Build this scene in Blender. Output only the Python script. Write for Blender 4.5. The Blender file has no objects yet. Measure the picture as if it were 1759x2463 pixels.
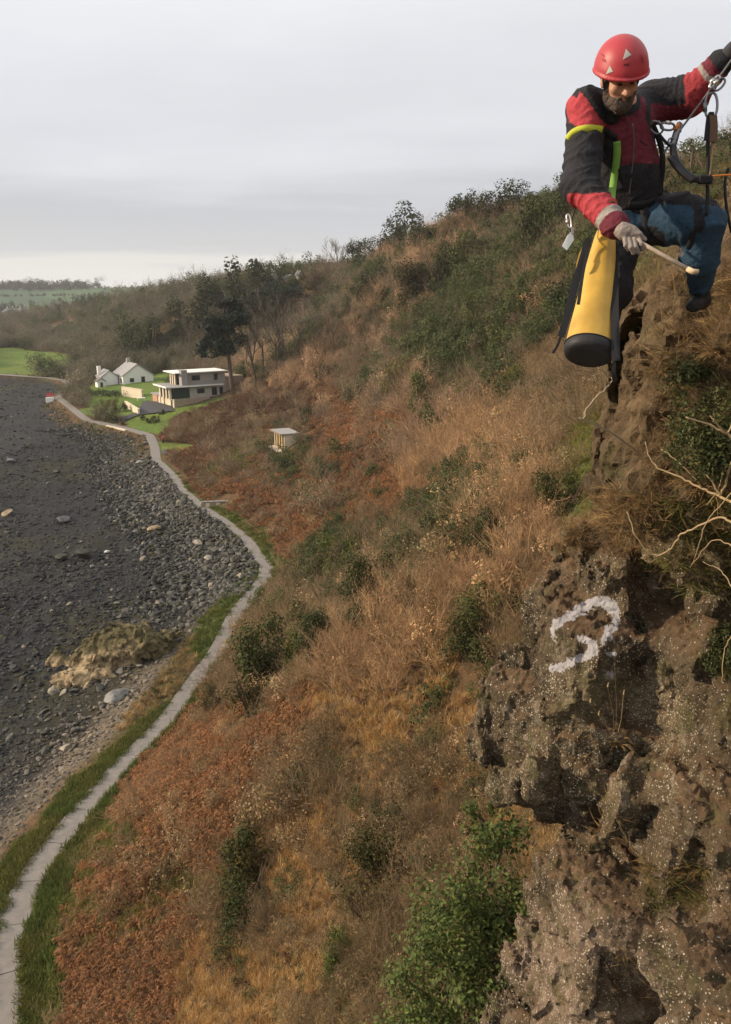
import bpy, bmesh, math, random
import numpy as np
from mathutils import Vector, Matrix, Euler
R = math.radians
random.seed(7); rng = np.random.default_rng(7)
scene = bpy.context.scene
col = scene.collection

# ---------------------------------------------------------------- camera
CAMZ = 26.0; PITCH = R(15.47); FPX = 1900.0; CX0 = 879.5; CY0 = 1231.5
cd = bpy.data.cameras.new('camera'); cam = bpy.data.objects.new('camera', cd); col.objects.link(cam)
cam.location = (0, 0, CAMZ); cam.rotation_euler = (math.pi/2 - PITCH, 0, 0)
cd.sensor_fit = 'VERTICAL'; cd.sensor_height = 24.0; cd.lens = 24.0*FPX/2463.0
cd.clip_start = 0.05; cd.clip_end = 20000
scene.camera = cam
CP, SP = math.cos(PITCH), math.sin(PITCH)

# ---------------------------------------------------------------- light
SUNV = Vector((-0.92, 0.02, 0.39)).normalized()      # towards the sun
sl = bpy.data.lights.new('sun', 'SUN'); sl.energy = 4.9; sl.angle = R(1.5); sl.color = (1.0, 0.80, 0.58)
so = bpy.data.objects.new('sun', sl); col.objects.link(so)
so.rotation_euler = SUNV.to_track_quat('Z', 'Y').to_euler(); so.location = (-40, -40, 80)

world = bpy.data.worlds.new('World'); scene.world = world; world.use_nodes = True
nt = world.node_tree; N = nt.nodes; L = nt.links; N.clear()
out = N.new('ShaderNodeOutputWorld'); bg = N.new('ShaderNodeBackground'); bg.inputs['Strength'].default_value = 0.1
sky = N.new('ShaderNodeTexSky'); sky.sky_type = 'NISHITA'; sky.sun_disc = False
sky.sun_elevation = math.asin(SUNV.z); sky.sun_rotation = math.atan2(SUNV.x, SUNV.y)
tc = N.new('ShaderNodeTexCoord'); sx = N.new('ShaderNodeSeparateXYZ'); L.new(tc.outputs['Generated'], sx.inputs[0])
def wm(op, a, b=None, clamp=False):
    n = N.new('ShaderNodeMath'); n.operation = op; n.use_clamp = clamp
    for i, v in enumerate((a, b)):
        if v is None: continue
        if isinstance(v, (int, float)): n.inputs[i].default_value = v
        else: L.new(v, n.inputs[i])
    return n.outputs[0]
zz = wm('MAXIMUM', sx.outputs['Z'], 0.0); zd = wm('ADD', zz, 0.10)
cxy = N.new('ShaderNodeCombineXYZ'); L.new(wm('DIVIDE', sx.outputs['X'], zd), cxy.inputs[0]); L.new(wm('DIVIDE', sx.outputs['Y'], zd), cxy.inputs[1])
ns = N.new('ShaderNodeTexNoise'); ns.inputs['Scale'].default_value = 0.55; ns.inputs['Detail'].default_value = 6; ns.inputs['Roughness'].default_value = .55
mp = N.new('ShaderNodeMapping'); mp.inputs['Scale'].default_value = (.6, 1.0, 1); mp.inputs['Location'].default_value = (3.1, 1.7, 0)
L.new(cxy.outputs[0], mp.inputs[0]); L.new(mp.outputs[0], ns.inputs['Vector'])
# elevation of the cloud deck: pale haze at the horizon, a grey stratus band, paler cloud higher up
wav = wm('MULTIPLY', wm('SUBTRACT', ns.outputs['Fac'], 0.5), 0.16)
rp = N.new('ShaderNodeValToRGB'); cr = rp.color_ramp
L.new(wm('ADD', zz, wav), rp.inputs[0])
stops = [(0.0, (.76, .74, .70)), (.03, (.73, .715, .685)), (.055, (.565, .565, .575)), (.10, (.525, .53, .56)), (.15, (.63, .64, .67)), (.26, (.70, .705, .735)), (.38, (.86, .855, .86)), (.55, (.97, .96, .955)), (1, (.97, .96, .955))]
while len(cr.elements) < len(stops): cr.elements.new(0.5)
for e, (p, c) in zip(cr.elements, stops): e.position = p; e.color = (*c, 1)
sc10 = N.new('ShaderNodeVectorMath'); sc10.operation = 'SCALE'; L.new(rp.outputs[0], sc10.inputs[0])
L.new(wm('MULTIPLY', wm('ADD', wm('MULTIPLY', ns.outputs['Fac'], .40), .87), 10.0), sc10.inputs['Scale'])
mixw = N.new('ShaderNodeMix'); mixw.data_type = 'RGBA'; mixw.inputs[0].default_value = 0.93
L.new(sky.outputs[0], mixw.inputs[6]); L.new(sc10.outputs[0], mixw.inputs[7])
L.new(mixw.outputs[2], bg.inputs['Color']); L.new(bg.outputs[0], out.inputs[0])

scene.view_settings.view_transform = 'Standard'; scene.view_settings.look = 'None'
scene.view_settings.exposure = 0.15; scene.view_settings.gamma = 1.0; scene.view_settings.use_curve_mapping = False
scene.render.engine = 'CYCLES'; scene.cycles.use_denoising = True
scene.cycles.use_adaptive_sampling = True; scene.cycles.adaptive_threshold = .02
scene.cycles.max_bounces = 4; scene.cycles.diffuse_bounces = 2; scene.cycles.glossy_bounces = 2; scene.cycles.transmission_bounces = 3
scene.cycles.volume_bounces = 0; scene.cycles.transparent_max_bounces = 6; scene.cycles.caustics_reflective = False; scene.cycles.caustics_refractive = False

# ---------------------------------------------------------------- helpers
def P(u, v, d):
    """world point seen at photograph pixel (u, v) at depth d metres"""
    a = (u-CX0)/FPX*d; b = (CY0-v)/FPX*d
    return np.array((a, d*CP + b*SP, CAMZ - d*SP + b*CP))
def PV(u, v, d): return Vector(P(u, v, d))
def proj(p):
    p = np.asarray(p, float); y = p[..., 1]; z = p[..., 2]-CAMZ
    d = y*CP - z*SP; b = y*SP + z*CP
    d = np.where(np.abs(d) < 1e-6, 1e-6, d)
    return CX0 + p[..., 0]/d*FPX, CY0 - b/d*FPX, d
def at_z(u, v, z):
    a = P(u, v, 1.0) - np.array((0, 0, CAMZ)); t = (z-CAMZ)/a[2]
    return np.array((0, 0, CAMZ)) + a*t
def _hash(ix, iy, iz, seed):
    h = (ix.astype(np.uint32)*np.uint32(374761393) + iy.astype(np.uint32)*np.uint32(668265263) + iz.astype(np.uint32)*np.uint32(2147483647 & 1274126177) + np.uint32(seed*974711 & 0xffffffff))
    h = (h ^ (h >> np.uint32(13)))*np.uint32(1274126177); h = h ^ (h >> np.uint32(16))
    return (h & np.uint32(0xffffff)).astype(np.float32)/np.float32(0xffffff)
def vnoise(x, y, z, seed=0):
    """value noise, -1..1"""
    x = np.asarray(x, np.float32); y = np.asarray(y, np.float32); z = np.asarray(z, np.float32)
    x, y, z = np.broadcast_arrays(x, y, z)
    ix, iy, iz = np.floor(x), np.floor(y), np.floor(z)
    fx, fy, fz = x-ix, y-iy, z-iz
    fx = fx*fx*(3-2*fx); fy = fy*fy*(3-2*fy); fz = fz*fz*(3-2*fz)
    ix = ix.astype(np.int64); iy = iy.astype(np.int64); iz = iz.astype(np.int64)
    r = 0
    for dx in (0, 1):
        wx = fx if dx else 1-fx
        for dy in (0, 1):
            wy = fy if dy else 1-fy
            for dz in (0, 1):
                r = r + _hash(ix+dx, iy+dy, iz+dz, seed)*(wx*wy*(fz if dz else 1-fz))
    return r*2-1
def fbm(x, y, z=0.0, sc=1.0, octv=4, seed=0, gain=.5):
    r = 0; a = 1.0; t = 0
    for o in range(octv):
        r = r + a*vnoise(np.asarray(x)*sc+o*17.3, np.asarray(y)*sc-o*9.1, np.asarray(z)*sc+o*5.7, seed+o); t += a; a *= gain; sc *= 2.03
    return r/t
def sstep(a, b, x):
    t = np.clip((np.asarray(x, float)-a)/(b-a), 0, 1); return t*t*(3-2*t)
def smin(a, b, k):
    h = np.clip(.5+.5*(b-a)/k, 0, 1); return b*(1-h)+a*h - k*h*(1-h)

def mesh_np(name, V, F, mats=(), smooth=False, cols=None):
    """V (n,3), F list of faces or (m,3|4) array -> mesh"""
    me = bpy.data.meshes.new(name); V = np.asarray(V, np.float32)
    if isinstance(F, np.ndarray) and len(F):
        k = F.shape[1]; me.vertices.add(len(V)); me.vertices.foreach_set('co', V.ravel())
        me.loops.add(F.size); me.loops.foreach_set('vertex_index', F.astype(np.int32).ravel())
        me.polygons.add(len(F)); me.polygons.foreach_set('loop_start', np.arange(0, F.size, k, dtype=np.int32))
        me.polygons.foreach_set('loop_total', np.full(len(F), k, np.int32))
        me.update(calc_edges=True)
    else:
        me.from_pydata([tuple(v) for v in V], [], [tuple(int(i) for i in f) for f in F]); me.update()
    if cols is not None: set_col(me, 'col', cols)
    for m in mats: me.materials.append(m)
    me.polygons.foreach_set('use_smooth', np.full(len(me.polygons), smooth))
    return me
def set_col(me, name, c):
    c = np.asarray(c, np.float32)
    if c.shape[1] == 3: c = np.hstack([c, np.ones((len(c), 1), np.float32)])
    a = me.attributes.new(name, 'FLOAT_COLOR', 'POINT'); a.data.foreach_set('color', np.ascontiguousarray(c).ravel())
def link(name, data, parent=None, **kw):
    o = bpy.data.objects.new(name, data); col.objects.link(o)
    if parent is not None: o.parent = parent
    for k, v in kw.items(): o[k] = v
    return o
def thing(name, label, cat, loc=(0, 0, 0), group=None, rz=0, data=None):
    o = link(name, data); o.location = loc; o.rotation_euler = (0, 0, rz); o['label'] = label; o['category'] = cat
    if group: o['group'] = group
    return o
def boxmesh(name, c, d, mat, bev=0.0):
    bm = bmesh.new(); bmesh.ops.create_cube(bm, size=1)
    for v in bm.verts: v.co = Vector((v.co.x*d[0]+c[0], v.co.y*d[1]+c[1], v.co.z*d[2]+c[2]))
    if bev: bmesh.ops.bevel(bm, geom=list(bm.edges), offset=bev, segments=1, affect='EDGES')
    me = bpy.data.meshes.new(name); bm.to_mesh(me); bm.free(); me.materials.append(mat); return me
def bx(name, c, d, mat, parent, bev=0.0): return link(name, boxmesh(name, c, d, mat, bev), parent)
class MB:
    """collects vertices and faces"""
    def __init__(s): s.v = []; s.f = []; s.c = []
    def add(s, V, F, c=None):
        b = len(s.v); s.v.extend([tuple(p) for p in V]); s.f.extend([tuple(i+b for i in f) for f in F])
        s.c.extend([c if c is not None else (1, 1, 1)]*len(V))
    def tube(s, pts, rad, n=6, c=None, caps=True):
        pts = [Vector(p) for p in pts]; m = len(pts)
        if isinstance(rad, (int, float)): rad = [rad]*m
        V = []; F = []; up = Vector((0.31, 0.17, 0.93))
        prev = None
        for i, p in enumerate(pts):
            t = (pts[min(i+1, m-1)]-pts[max(i-1, 0)]).normalized()
            a = t.cross(up) if prev is None else prev - t*prev.dot(t)
            if a.length < 1e-4: a = t.cross(Vector((1, 0, 0)))
            a.normalize(); b = t.cross(a); prev = a
            for k in range(n):
                w = 2*math.pi*k/n; V.append(p + (a*math.cos(w)+b*math.sin(w))*rad[i])
        for i in range(m-1):
            for k in range(n): F.append((i*n+k, i*n+(k+1) % n, (i+1)*n+(k+1) % n, (i+1)*n+k))
        if caps: F.append(tuple(range(n-1, -1, -1))); F.append(tuple((m-1)*n+k for k in range(n)))
        s.add(V, F, c)
    def ribbon(s, p0, p1, w0, w1, nrm, c=None):
        p0, p1 = Vector(p0), Vector(p1); t = (p1-p0).normalized(); a = t.cross(Vector(nrm))
        if a.length < 1e-4: a = t.orthogonal()
        a.normalize(); s.add([p0-a*w0, p0+a*w0, p1+a*w1, p1-a*w1], [(0, 1, 2, 3)], c)
    def mesh(s, name, mat, smooth=False, attr='lc'):
        me = bpy.data.meshes.new(name); me.from_pydata(s.v, [], s.f); me.update()
        if attr: set_col(me, attr, s.c)
        me.materials.append(mat); me.polygons.foreach_set('use_smooth', np.full(len(me.polygons), smooth)); return me
def curve_pts(pts, n=8):
    """Catmull-Rom through the points"""
    p = [np.asarray(q, float) for q in pts]; p = [2*p[0]-p[1]]+p+[2*p[-1]-p[-2]]; o = []
    for i in range(1, len(p)-2):
        for k in range(n):
            t = k/n; a, b, c, d = p[i-1], p[i], p[i+1], p[i+2]
            o.append(.5*((2*b)+(c-a)*t+(2*a-5*b+4*c-d)*t*t+(3*b-a-3*c+d)*t**3))
    o.append(p[-2]); return o

# ---------------------------------------------------------------- materials
def newmat(name):
    m = bpy.data.materials.new(name); m.use_nodes = True; t = m.node_tree; b = t.nodes['Principled BSDF']; return m, t, b
def plain(name, c, rough=.8, var=.0, nscale=20, bump=0.0, metal=0.0, spec=.3, vcol=None):
    m, t, b = newmat(name); b.inputs['Roughness'].default_value = rough; b.inputs['Metallic'].default_value = metal
    b.inputs['Specular IOR Level'].default_value = spec
    b.inputs['Base Color'].default_value = (*c, 1)
    src = None
    if vcol:
        a = t.nodes.new('ShaderNodeAttribute'); a.attribute_name = vcol; src = a.outputs['Color']; t.links.new(src, b.inputs['Base Color'])
    if var or bump:
        tcn = t.nodes.new('ShaderNodeTexCoord'); n = t.nodes.new('ShaderNodeTexNoise'); n.inputs['Scale'].default_value = nscale; n.inputs['Detail'].default_value = 5
        t.links.new(tcn.outputs['Object'], n.inputs['Vector'])
        if var:
            mr = t.nodes.new('ShaderNodeMapRange'); mr.inputs[1].default_value = .25; mr.inputs[2].default_value = .75; mr.inputs[3].default_value = 1-var; mr.inputs[4].default_value = 1+var
            t.links.new(n.outputs['Fac'], mr.inputs[0])
            mu = t.nodes.new('ShaderNodeVectorMath'); mu.operation = 'SCALE'
            if src is not None: t.links.new(src, mu.inputs[0])
            else: mu.inputs[0].default_value = c
            t.links.new(mr.outputs[0], mu.inputs['Scale']); t.links.new(mu.outputs[0], b.inputs['Base Color'])
        if bump:
            bn = t.nodes.new('ShaderNodeBump'); bn.inputs['Strength'].default_value = min(1, bump); bn.inputs['Distance'].default_value = .02
            t.links.new(n.outputs['Fac'], bn.inputs['Height']); t.links.new(bn.outputs[0], b.inputs['Normal'])
    return m
def leafmat(name, mode, transl=.25, rough=.7):
    """colour = plant colour (instance attribute or object colour) x per-leaf variation"""
    m, t, b = newmat(name); b.inputs['Roughness'].default_value = rough; b.inputs['Specular IOR Level'].default_value = .25
    if mode == 'INST':
        a = t.nodes.new('ShaderNodeAttribute'); a.attribute_type = 'INSTANCER'; a.attribute_name = 'col'; src = a.outputs['Color']
    else:
        a = t.nodes.new('ShaderNodeObjectInfo'); src = a.outputs['Color']
    l = t.nodes.new('ShaderNodeAttribute'); l.attribute_name = 'lc'
    mu = t.nodes.new('ShaderNodeMix'); mu.data_type = 'RGBA'; mu.blend_type = 'MULTIPLY'; mu.inputs[0].default_value = 1
    t.links.new(src, mu.inputs[6]); t.links.new(l.outputs['Color'], mu.inputs[7]); t.links.new(mu.outputs[2], b.inputs['Base Color'])
    if transl:
        tr = t.nodes.new('ShaderNodeBsdfTranslucent'); mx = t.nodes.new('ShaderNodeMixShader'); mx.inputs[0].default_value = transl
        t.links.new(mu.outputs[2], tr.inputs['Color']); t.links.new(b.outputs[0], mx.inputs[1]); t.links.new(tr.outputs[0], mx.inputs[2])
        t.links.new(mx.outputs[0], t.nodes['Material Output'].inputs['Surface'])
    return m
LEAF_I = leafmat('plant_scatter', 'INST'); LEAF_O = leafmat('plant_leaf', 'OBJ'); WOOD_O = leafmat('plant_wood', 'OBJ', 0); 

# ---------------------------------------------------------------- terrain function
pathpx = [(14, 2463), (15, 2300), (34, 2238), (58, 2165), (85, 2111), (120, 2056), (163, 2002), (205, 1948), (246, 1905), (298, 1840), (355, 1785), (406, 1731), (450, 1670), (496, 1606), (529, 1560), (548, 1517), (571, 1474), (607, 1431), (638, 1392), (641, 1362), (613, 1327), (598, 1302), (550, 1259), (494, 1224), (442, 1181), (420, 1146), (376, 1108), (372, 1073), (360, 1047), (315, 1034), (259, 1021), (212, 1012), (183, 990), (160, 971), (140, 957), (160, 944), (172, 936), (168, 924), (151, 914), (121, 909), (0, 901)]
PW = np.array([at_z(u, v, 0.0)[:2] for u, v in pathpx])
PW = np.vstack([[PW[0, 0]-1.2, -60], [PW[0, 0]-.2, 8], PW, [-150, 282], [-190, 320], [-235, 370], [-330, 500], [-480, 700], [-480, 20000]])
for i in range(1, len(PW)):
    if PW[i, 1] <= PW[i-1, 1]: PW[i, 1] = PW[i-1, 1]+.5
def xp(y): return np.interp(y, PW[:, 1], PW[:, 0])
ROWS = [
 (-60, [(0, 0), (2, .3), (10, 7), (18, 14), (24, 22), (34, 36), (44, 44), (80, 48)]),
 (10, [(0, 0), (2, .3), (9, 6), (17, 13.5), (20.5, 17), (27, 24), (36, 35), (46, 43.5), (80, 48)]),
 (30, [(0, 0), (1.6, .2), (8, 5.5), (20, 16), (30, 25), (38, 33.5), (47, 42.5), (80, 46)]),
 (73, [(0, 0), (2, .3), (10, 5), (24, 16), (36, 28), (47, 41), (54, 43), (90, 46)]),
 (92, [(0, 0), (2, .4), (10, 3.4), (20, 8.5), (32, 19), (45, 31), (54, 40), (62, 42), (95, 45)]),
 (113, [(0, 0), (3, .5), (10, 2.2), (17, 4), (26, 9), (40, 20), (52, 31), (62, 40), (75, 42), (100, 44)]),
 (140, [(0, 0), (4, .3), (14, 1.5), (22, 3), (32, 7), (46, 17), (58, 29), (67, 39), (80, 42), (110, 44)]),
 (170, [(0, 0), (5, .4), (12, 1), (25, 2.8), (36, 5), (50, 12), (64, 24), (76, 35), (82, 39.5), (100, 42)]),
 (222, [(0, 0), (8, .6), (25, 2), (45, 4.5), (56, 7), (68, 15), (80, 27), (91, 36), (115, 39)]),
 (265, [(0, 0), (6, .3), (30, 1), (55, 3), (70, 8), (85, 18), (100, 28), (106, 30.5), (140, 33)]),
 (350, [(0, 0), (40, 1.5), (90, 3), (110, 9), (140, 20), (165, 28), (180, 30.5), (230, 33)]),
 (500, [(0, 0), (60, 1.5), (100, 3.5), (140, 10), (180, 21), (204, 26), (270, 31)]),
 (700, [(0, 0), (150, 1), (250, 3), (330, 9), (420, 17), (520, 23)]),
 (850, [(-3000, 2), (0, 3), (300, 5), (450, 10), (600, 16), (2500, 30)]),
 (1000, [(-3000, 4), (0, 6), (600, 8), (1200, 22), (3000, 30)]),
 (1150, [(-3000, 16), (0, 18), (600, 19), (3000, 28)]),
 (1420, [(-3000, 34), (0, 36), (200, 36.7), (500, 36.9), (3000, 38)]),
 (1800, [(-3000, 30), (0, 32), (3000, 34)]), (20000, [(-3000, 0), (0, 0), (3000, 0)])]
RY = np.array([r[0] for r in ROWS], float)
def Hbase(x, y):
    x = np.asarray(x, float); y = np.asarray(y, float); s = x-xp(y)
    Z = np.stack([np.interp(s, [k[0] for k in kn], [k[1] for k in kn]) for _, kn in ROWS])
    i = np.clip(np.searchsorted(RY, y)-1, 0, len(RY)-2); t = np.clip((y-RY[i])/(RY[i+1]-RY[i]), 0, 1)
    t = np.where(y < 900, t*t*(3-2*t), t)
    za = np.take_along_axis(Z, i[None], 0)[0]; zb = np.take_along_axis(Z, (i+1)[None], 0)[0]
    z = za*(1-t)+zb*t
    fore = np.interp(-s, [.6, 1.2, 3.0, 6.0, 14, 60, 300, 3000], [0, -.08, -.5, -1.6, -2.2, -2.7, -3.6, -5])
    w = sstep(950, 700, y)
    return np.where(s < -.6, z*(1-w)+fore*w, z), s
def H(x, y):
    z, s = Hbase(x, y)
    dist = np.hypot(x, y)
    amp = sstep(2, 12, s)*sstep(900, 500, y)
    # keep lawns, drive and building plots smooth
    z = z + amp*(fbm(x, y, 0, .055, 3, 11)*1.7*sstep(0, 60, dist) + fbm(x, y, 0, .33, 3, 12)*.45*sstep(0, 20, dist))*plotmask(x, y, s)
    rough = sstep(-3.0, -7, s)*sstep(900, 400, y)
    z = z + rough*(fbm(x, y, 0, .16, 3, 14)*.55 + np.abs(fbm(x, y, 0, .7, 3, 15))*.35)
    return z
def plotmask(x, y, s):
    m = np.ones_like(s)
    for cx, cy, rx, ry in ((-38, 166, 22, 20), (-66, 216, 16, 14), (-12.5, 114, 5, 4), (-110, 300, 40, 36), (-27, 120, 5, 5)):
        q = np.hypot((x-cx)/rx, (y-cy)/ry); m = m*sstep(.8, 1.4, q)
    return m
def H1(x, y): return float(H(np.array([x]), np.array([y]))[0])
def hit(u, v, d0=6.0, d1=3200.0):
    """where the sight line of a photograph pixel first meets the ground"""
    t = np.exp(np.linspace(math.log(d0), math.log(d1), 1800)); a = P(u, v, 1.0)-np.array((0, 0, CAMZ))
    p = np.array((0, 0, CAMZ))[None]+a[None]*t[:, None]; f = p[:, 2]-H(p[:, 0], p[:, 1])
    k = np.where(f < 0)[0]
    if len(k) == 0: return hit(u, v+4, d0, d1)
    k = k[0]
    if k == 0: return p[0]
    w = f[k-1]/(f[k-1]-f[k]); q = p[k-1]*(1-w)+p[k]*w; q[2] = H1(q[0], q[1]); return q
# ================================================================ the ground
def inpoly(u, v, poly):
    u = np.asarray(u); v = np.asarray(v); r = np.zeros(u.shape, bool); n = len(poly)
    for i in range(n):
        x1, y1 = poly[i]; x2, y2 = poly[(i+1) % n]
        if y1 == y2: continue
        c = ((y1 > v) != (y2 > v)) & (u < (x2-x1)*(v-y1)/(y2-y1)+x1); r ^= c
    return r
def ground_poly(px, z=1.5):
    out = []
    for u, v in px:
        q = hit(max(u, -40), v); out.append((q[0], q[1]))
    return out
LAWNS = [ground_poly(p) for p in (
 [(-60, 838), (60, 838), (150, 850), (195, 866), (180, 884), (120, 904), (-60, 897)],
 [(290, 1018), (345, 992), (400, 985), (470, 972), (545, 952), (560, 956), (520, 968), (470, 985), (435, 1000), (400, 1034), (380, 1046), (320, 1030)],
 [(188, 985), (240, 973), (262, 985), (240, 1003), (205, 1001)],
 [(388, 1062), (480, 1070), (455, 1088), (392, 1084)],
 [(340, 908), (420, 888), (445, 915), (380, 932)],
 [(196, 934), (250, 915), (345, 902), (420, 925), (424, 985), (330, 1006), (262, 1008), (215, 1000), (200, 970)])]
GREENS = [ground_poly(p) for p in (   # rougher green patches on the slope
 [(470, 1150), (560, 1070), (640, 1075), (620, 1100), (540, 1150), (490, 1190)],
 [(585, 1255), (640, 1285), (665, 1345), (650, 1350), (610, 1290)],
 [(1340, 1130), (1400, 1080), (1560, 990), (1570, 1130), (1500, 1170), (1420, 1210), (1370, 1190)],
 [(1470, 780), (1560, 690), (1700, 620), (1700, 700), (1600, 770), (1500, 860)])]
def zones(x, y, s):
    lawn = np.zeros(x.shape, bool); gr = np.zeros(x.shape, bool)
    wx = x + fbm(x, y, 3, .25, 2, 61)*1.2; wy = y + fbm(x, y, 7, .25, 2, 62)*1.2
    for p in LAWNS: lawn |= inpoly(wx, wy, p)
    for p in GREENS: gr |= inpoly(wx, wy, p)
    verge_w = np.interp(y, [0, 28, 38, 44, 47, 53, 56, 64, 70, 74, 78, 300], [1.9, 2.0, 2.2, 1.8, .9, .9, 2.4, 3.0, 2.4, .9, .7, .6])
    vin = np.interp(y, [0, 25, 33, 38, 60, 78, 92, 96, 300], [2.2, 2.3, 2.0, .9, .8, 2.1, 2.0, .9, 1.2])
    n = fbm(x, y, 1, .9, 2, 63)*.6
    verge = ((s < -.6) & (s > -verge_w+n)) | ((s > .6) & (s < vin+n))
    return lawn, gr, verge
def gcolor(x, y, s):
    n1 = fbm(x, y, 0, .09, 4, 21)[:, None]; n2 = fbm(x, y, 0, .8, 3, 22)[:, None]; n3 = fbm(x, y, 5, .025, 3, 23)[:, None]
    brown = np.array((.105, .064, .032)); olive = np.array((.075, .075, .028)); dark = np.array((.045, .035, .022))
    c = brown*(1+.25*n2) + (olive-brown)*sstep(-.1, .5, n1) ; c = c + (dark-c)*sstep(.15, .6, n2)*.6
    lawn, gr, verge = zones(x, y, s)
    green = np.array((.105, .15, .028))*(1+.22*n2)+np.array((.03, .01, 0))*n1
    c = np.where((lawn)[:, None], green, c)
    c = np.where((gr | verge)[:, None], np.array((.07, .08, .025))*(1+.3*n2), c)
    # foreshore: dark wet stones and weed, paler gravel below the verge
    fs = sstep(-2.6, -3.6, s)[:, None]
    fc = np.array((.026, .026, .027))*(1+.35*n2)+(np.array((.036, .034, .02))-np.array((.026, .026, .027)))*sstep(.0, .5, n1)+np.array((.02, .018, .012))*sstep(.2, .6, n3)
    gravel = np.array((.17, .135, .095))*(1+.3*n2); gw = sstep(-6.5, -3.8, s+n1[:, 0]*2.5)*sstep(66, 45, y)
    fc = fc+(gravel-fc)*gw[:, None]*.8
    c = c+(fc-c)*fs*sstep(900, 700, y)[:, None]
    # distant farmland
    far = sstep(800, 1100, y)[:, None]
    fx, fy = x+fbm(x, y, 0, .004, 2, 41)*60, y+fbm(x, y, 0, .004, 2, 42)*120
    cell = vnoise(np.floor(fx/190+fy/900)+.5, np.floor(fy/260)+.5, 3., 5)[:, None]
    fcol = np.array((.06, .105, .05))+np.array((.02, .035, .0))*cell
    fcol = np.where(cell < -.45, np.array((.09, .085, .055)), fcol)
    c = c+(fcol-c)*far
    return np.clip(c, .005, 1)
def make_ground():
    a_in = np.linspace(-33, 34, 270); a_l = -33-np.linspace(.02, 1, 34)**1.6*147; a_r = 34+np.linspace(.02, 1, 34)**1.6*146
    ang = np.concatenate([a_l[::-1], a_in, a_r]); rad = np.exp(np.linspace(math.log(5.0), math.log(3900), 640))
    A, RR = np.meshgrid(np.radians(ang), rad); X = (np.sin(A)*RR).ravel(); Y = (np.cos(A)*RR).ravel()
    Z = H(X, Y); s = X-xp(Y); na = len(ang); nr = len(rad)
    i, j = np.meshgrid(np.arange(nr-1), np.arange(na-1), indexing='ij'); a = i*na+j
    F = np.stack([a, a+1, a+na+1, a+na], -1).reshape(-1, 4)
    V = np.stack([X, Y, Z], 1)
    # centre disc and the seam behind the camera
    V = np.vstack([V, [[0, 0, H1(0, 0)]]])
    c = gcolor(V[:, 0], V[:, 1], V[:, 0]-xp(V[:, 1]))
    me = mesh_np('ground', V, F[:, ::-1].copy(), (), True, c)
    return me
m, t, b = newmat('ground_soil'); b.inputs['Roughness'].default_value = .9; b.inputs['Specular IOR Level'].default_value = .15
a = t.nodes.new('ShaderNodeAttribute'); a.attribute_name = 'col'
tcn = t.nodes.new('ShaderNodeTexCoord'); n1 = t.nodes.new('ShaderNodeTexNoise'); n1.inputs['Scale'].default_value = 2.2; n1.inputs['Detail'].default_value = 8; n1.inputs['Roughness'].default_value = .65
t.links.new(tcn.outputs['Object'], n1.inputs['Vector'])
mr = t.nodes.new('ShaderNodeMapRange'); mr.inputs[1].default_value = .3; mr.inputs[2].default_value = .7; mr.inputs[3].default_value = .55; mr.inputs[4].default_value = 1.45
t.links.new(n1.outputs['Fac'], mr.inputs[0]); mu = t.nodes.new('ShaderNodeVectorMath'); mu.operation = 'SCALE'
t.links.new(a.outputs['Color'], mu.inputs[0]); t.links.new(mr.outputs[0], mu.inputs['Scale']); t.links.new(mu.outputs[0], b.inputs['Base Color'])
bn = t.nodes.new('ShaderNodeBump'); bn.inputs['Strength'].default_value = .8; bn.inputs['Distance'].default_value = .25
t.links.new(n1.outputs['Fac'], bn.inputs['Height']); t.links.new(bn.outputs[0], b.inputs['Normal'])
me = make_ground(); me.materials.append(m); g = link('ground', me, None, kind='structure')

# ================================================================ the shore path, slab by slab
M_conc = plain('path_concrete', (.20, .182, .165), .85, .16, 3.0, .4); M_bed = plain('path_bed', (.10, .09, .08), .9)
pc = []
for y in np.arange(2.0, 285, .4): pc.append((float(xp(y)), y))
pc = np.array(pc)
for _ in range(6): pc[1:-1] = pc[1:-1]*.5+(pc[:-2]+pc[2:])*.25
seg = np.r_[0, np.cumsum(np.hypot(*np.diff(pc, axis=0).T))]
def pathat(d):
    x = np.interp(d, seg, pc[:, 0]); y = np.interp(d, seg, pc[:, 1])
    x2 = np.interp(d+.3, seg, pc[:, 0]); y2 = np.interp(d+.3, seg, pc[:, 1]); x1 = np.interp(d-.3, seg, pc[:, 0]); y1 = np.interp(d-.3, seg, pc[:, 1])
    t = np.array((x2-x1, y2-y1)); t /= np.hypot(*t); return np.array((x, y)), np.array((t[1], -t[0]))
def pw(y): return float(np.interp(y, [0, 30, 45, 80, 150, 300], [1.6, 1.5, 1.3, 1.4, 1.6, 2.0]))
bed = MB(); ds = np.arange(0, seg[-1], 1.0); V = []; F = []
for d in ds:
    p, n = pathat(d); w = pw(p[1])*.5-.04
    V += [(*(p-n*w), .03), (*(p+n*w), .03)]
for i in range(len(ds)-1): F.append((2*i, 2*i+1, 2*i+3, 2*i+2))
bed.add(V, F); path = link('path', bed.mesh('path', M_bed), None, kind='structure')
d = 0.0; k = 0
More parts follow.
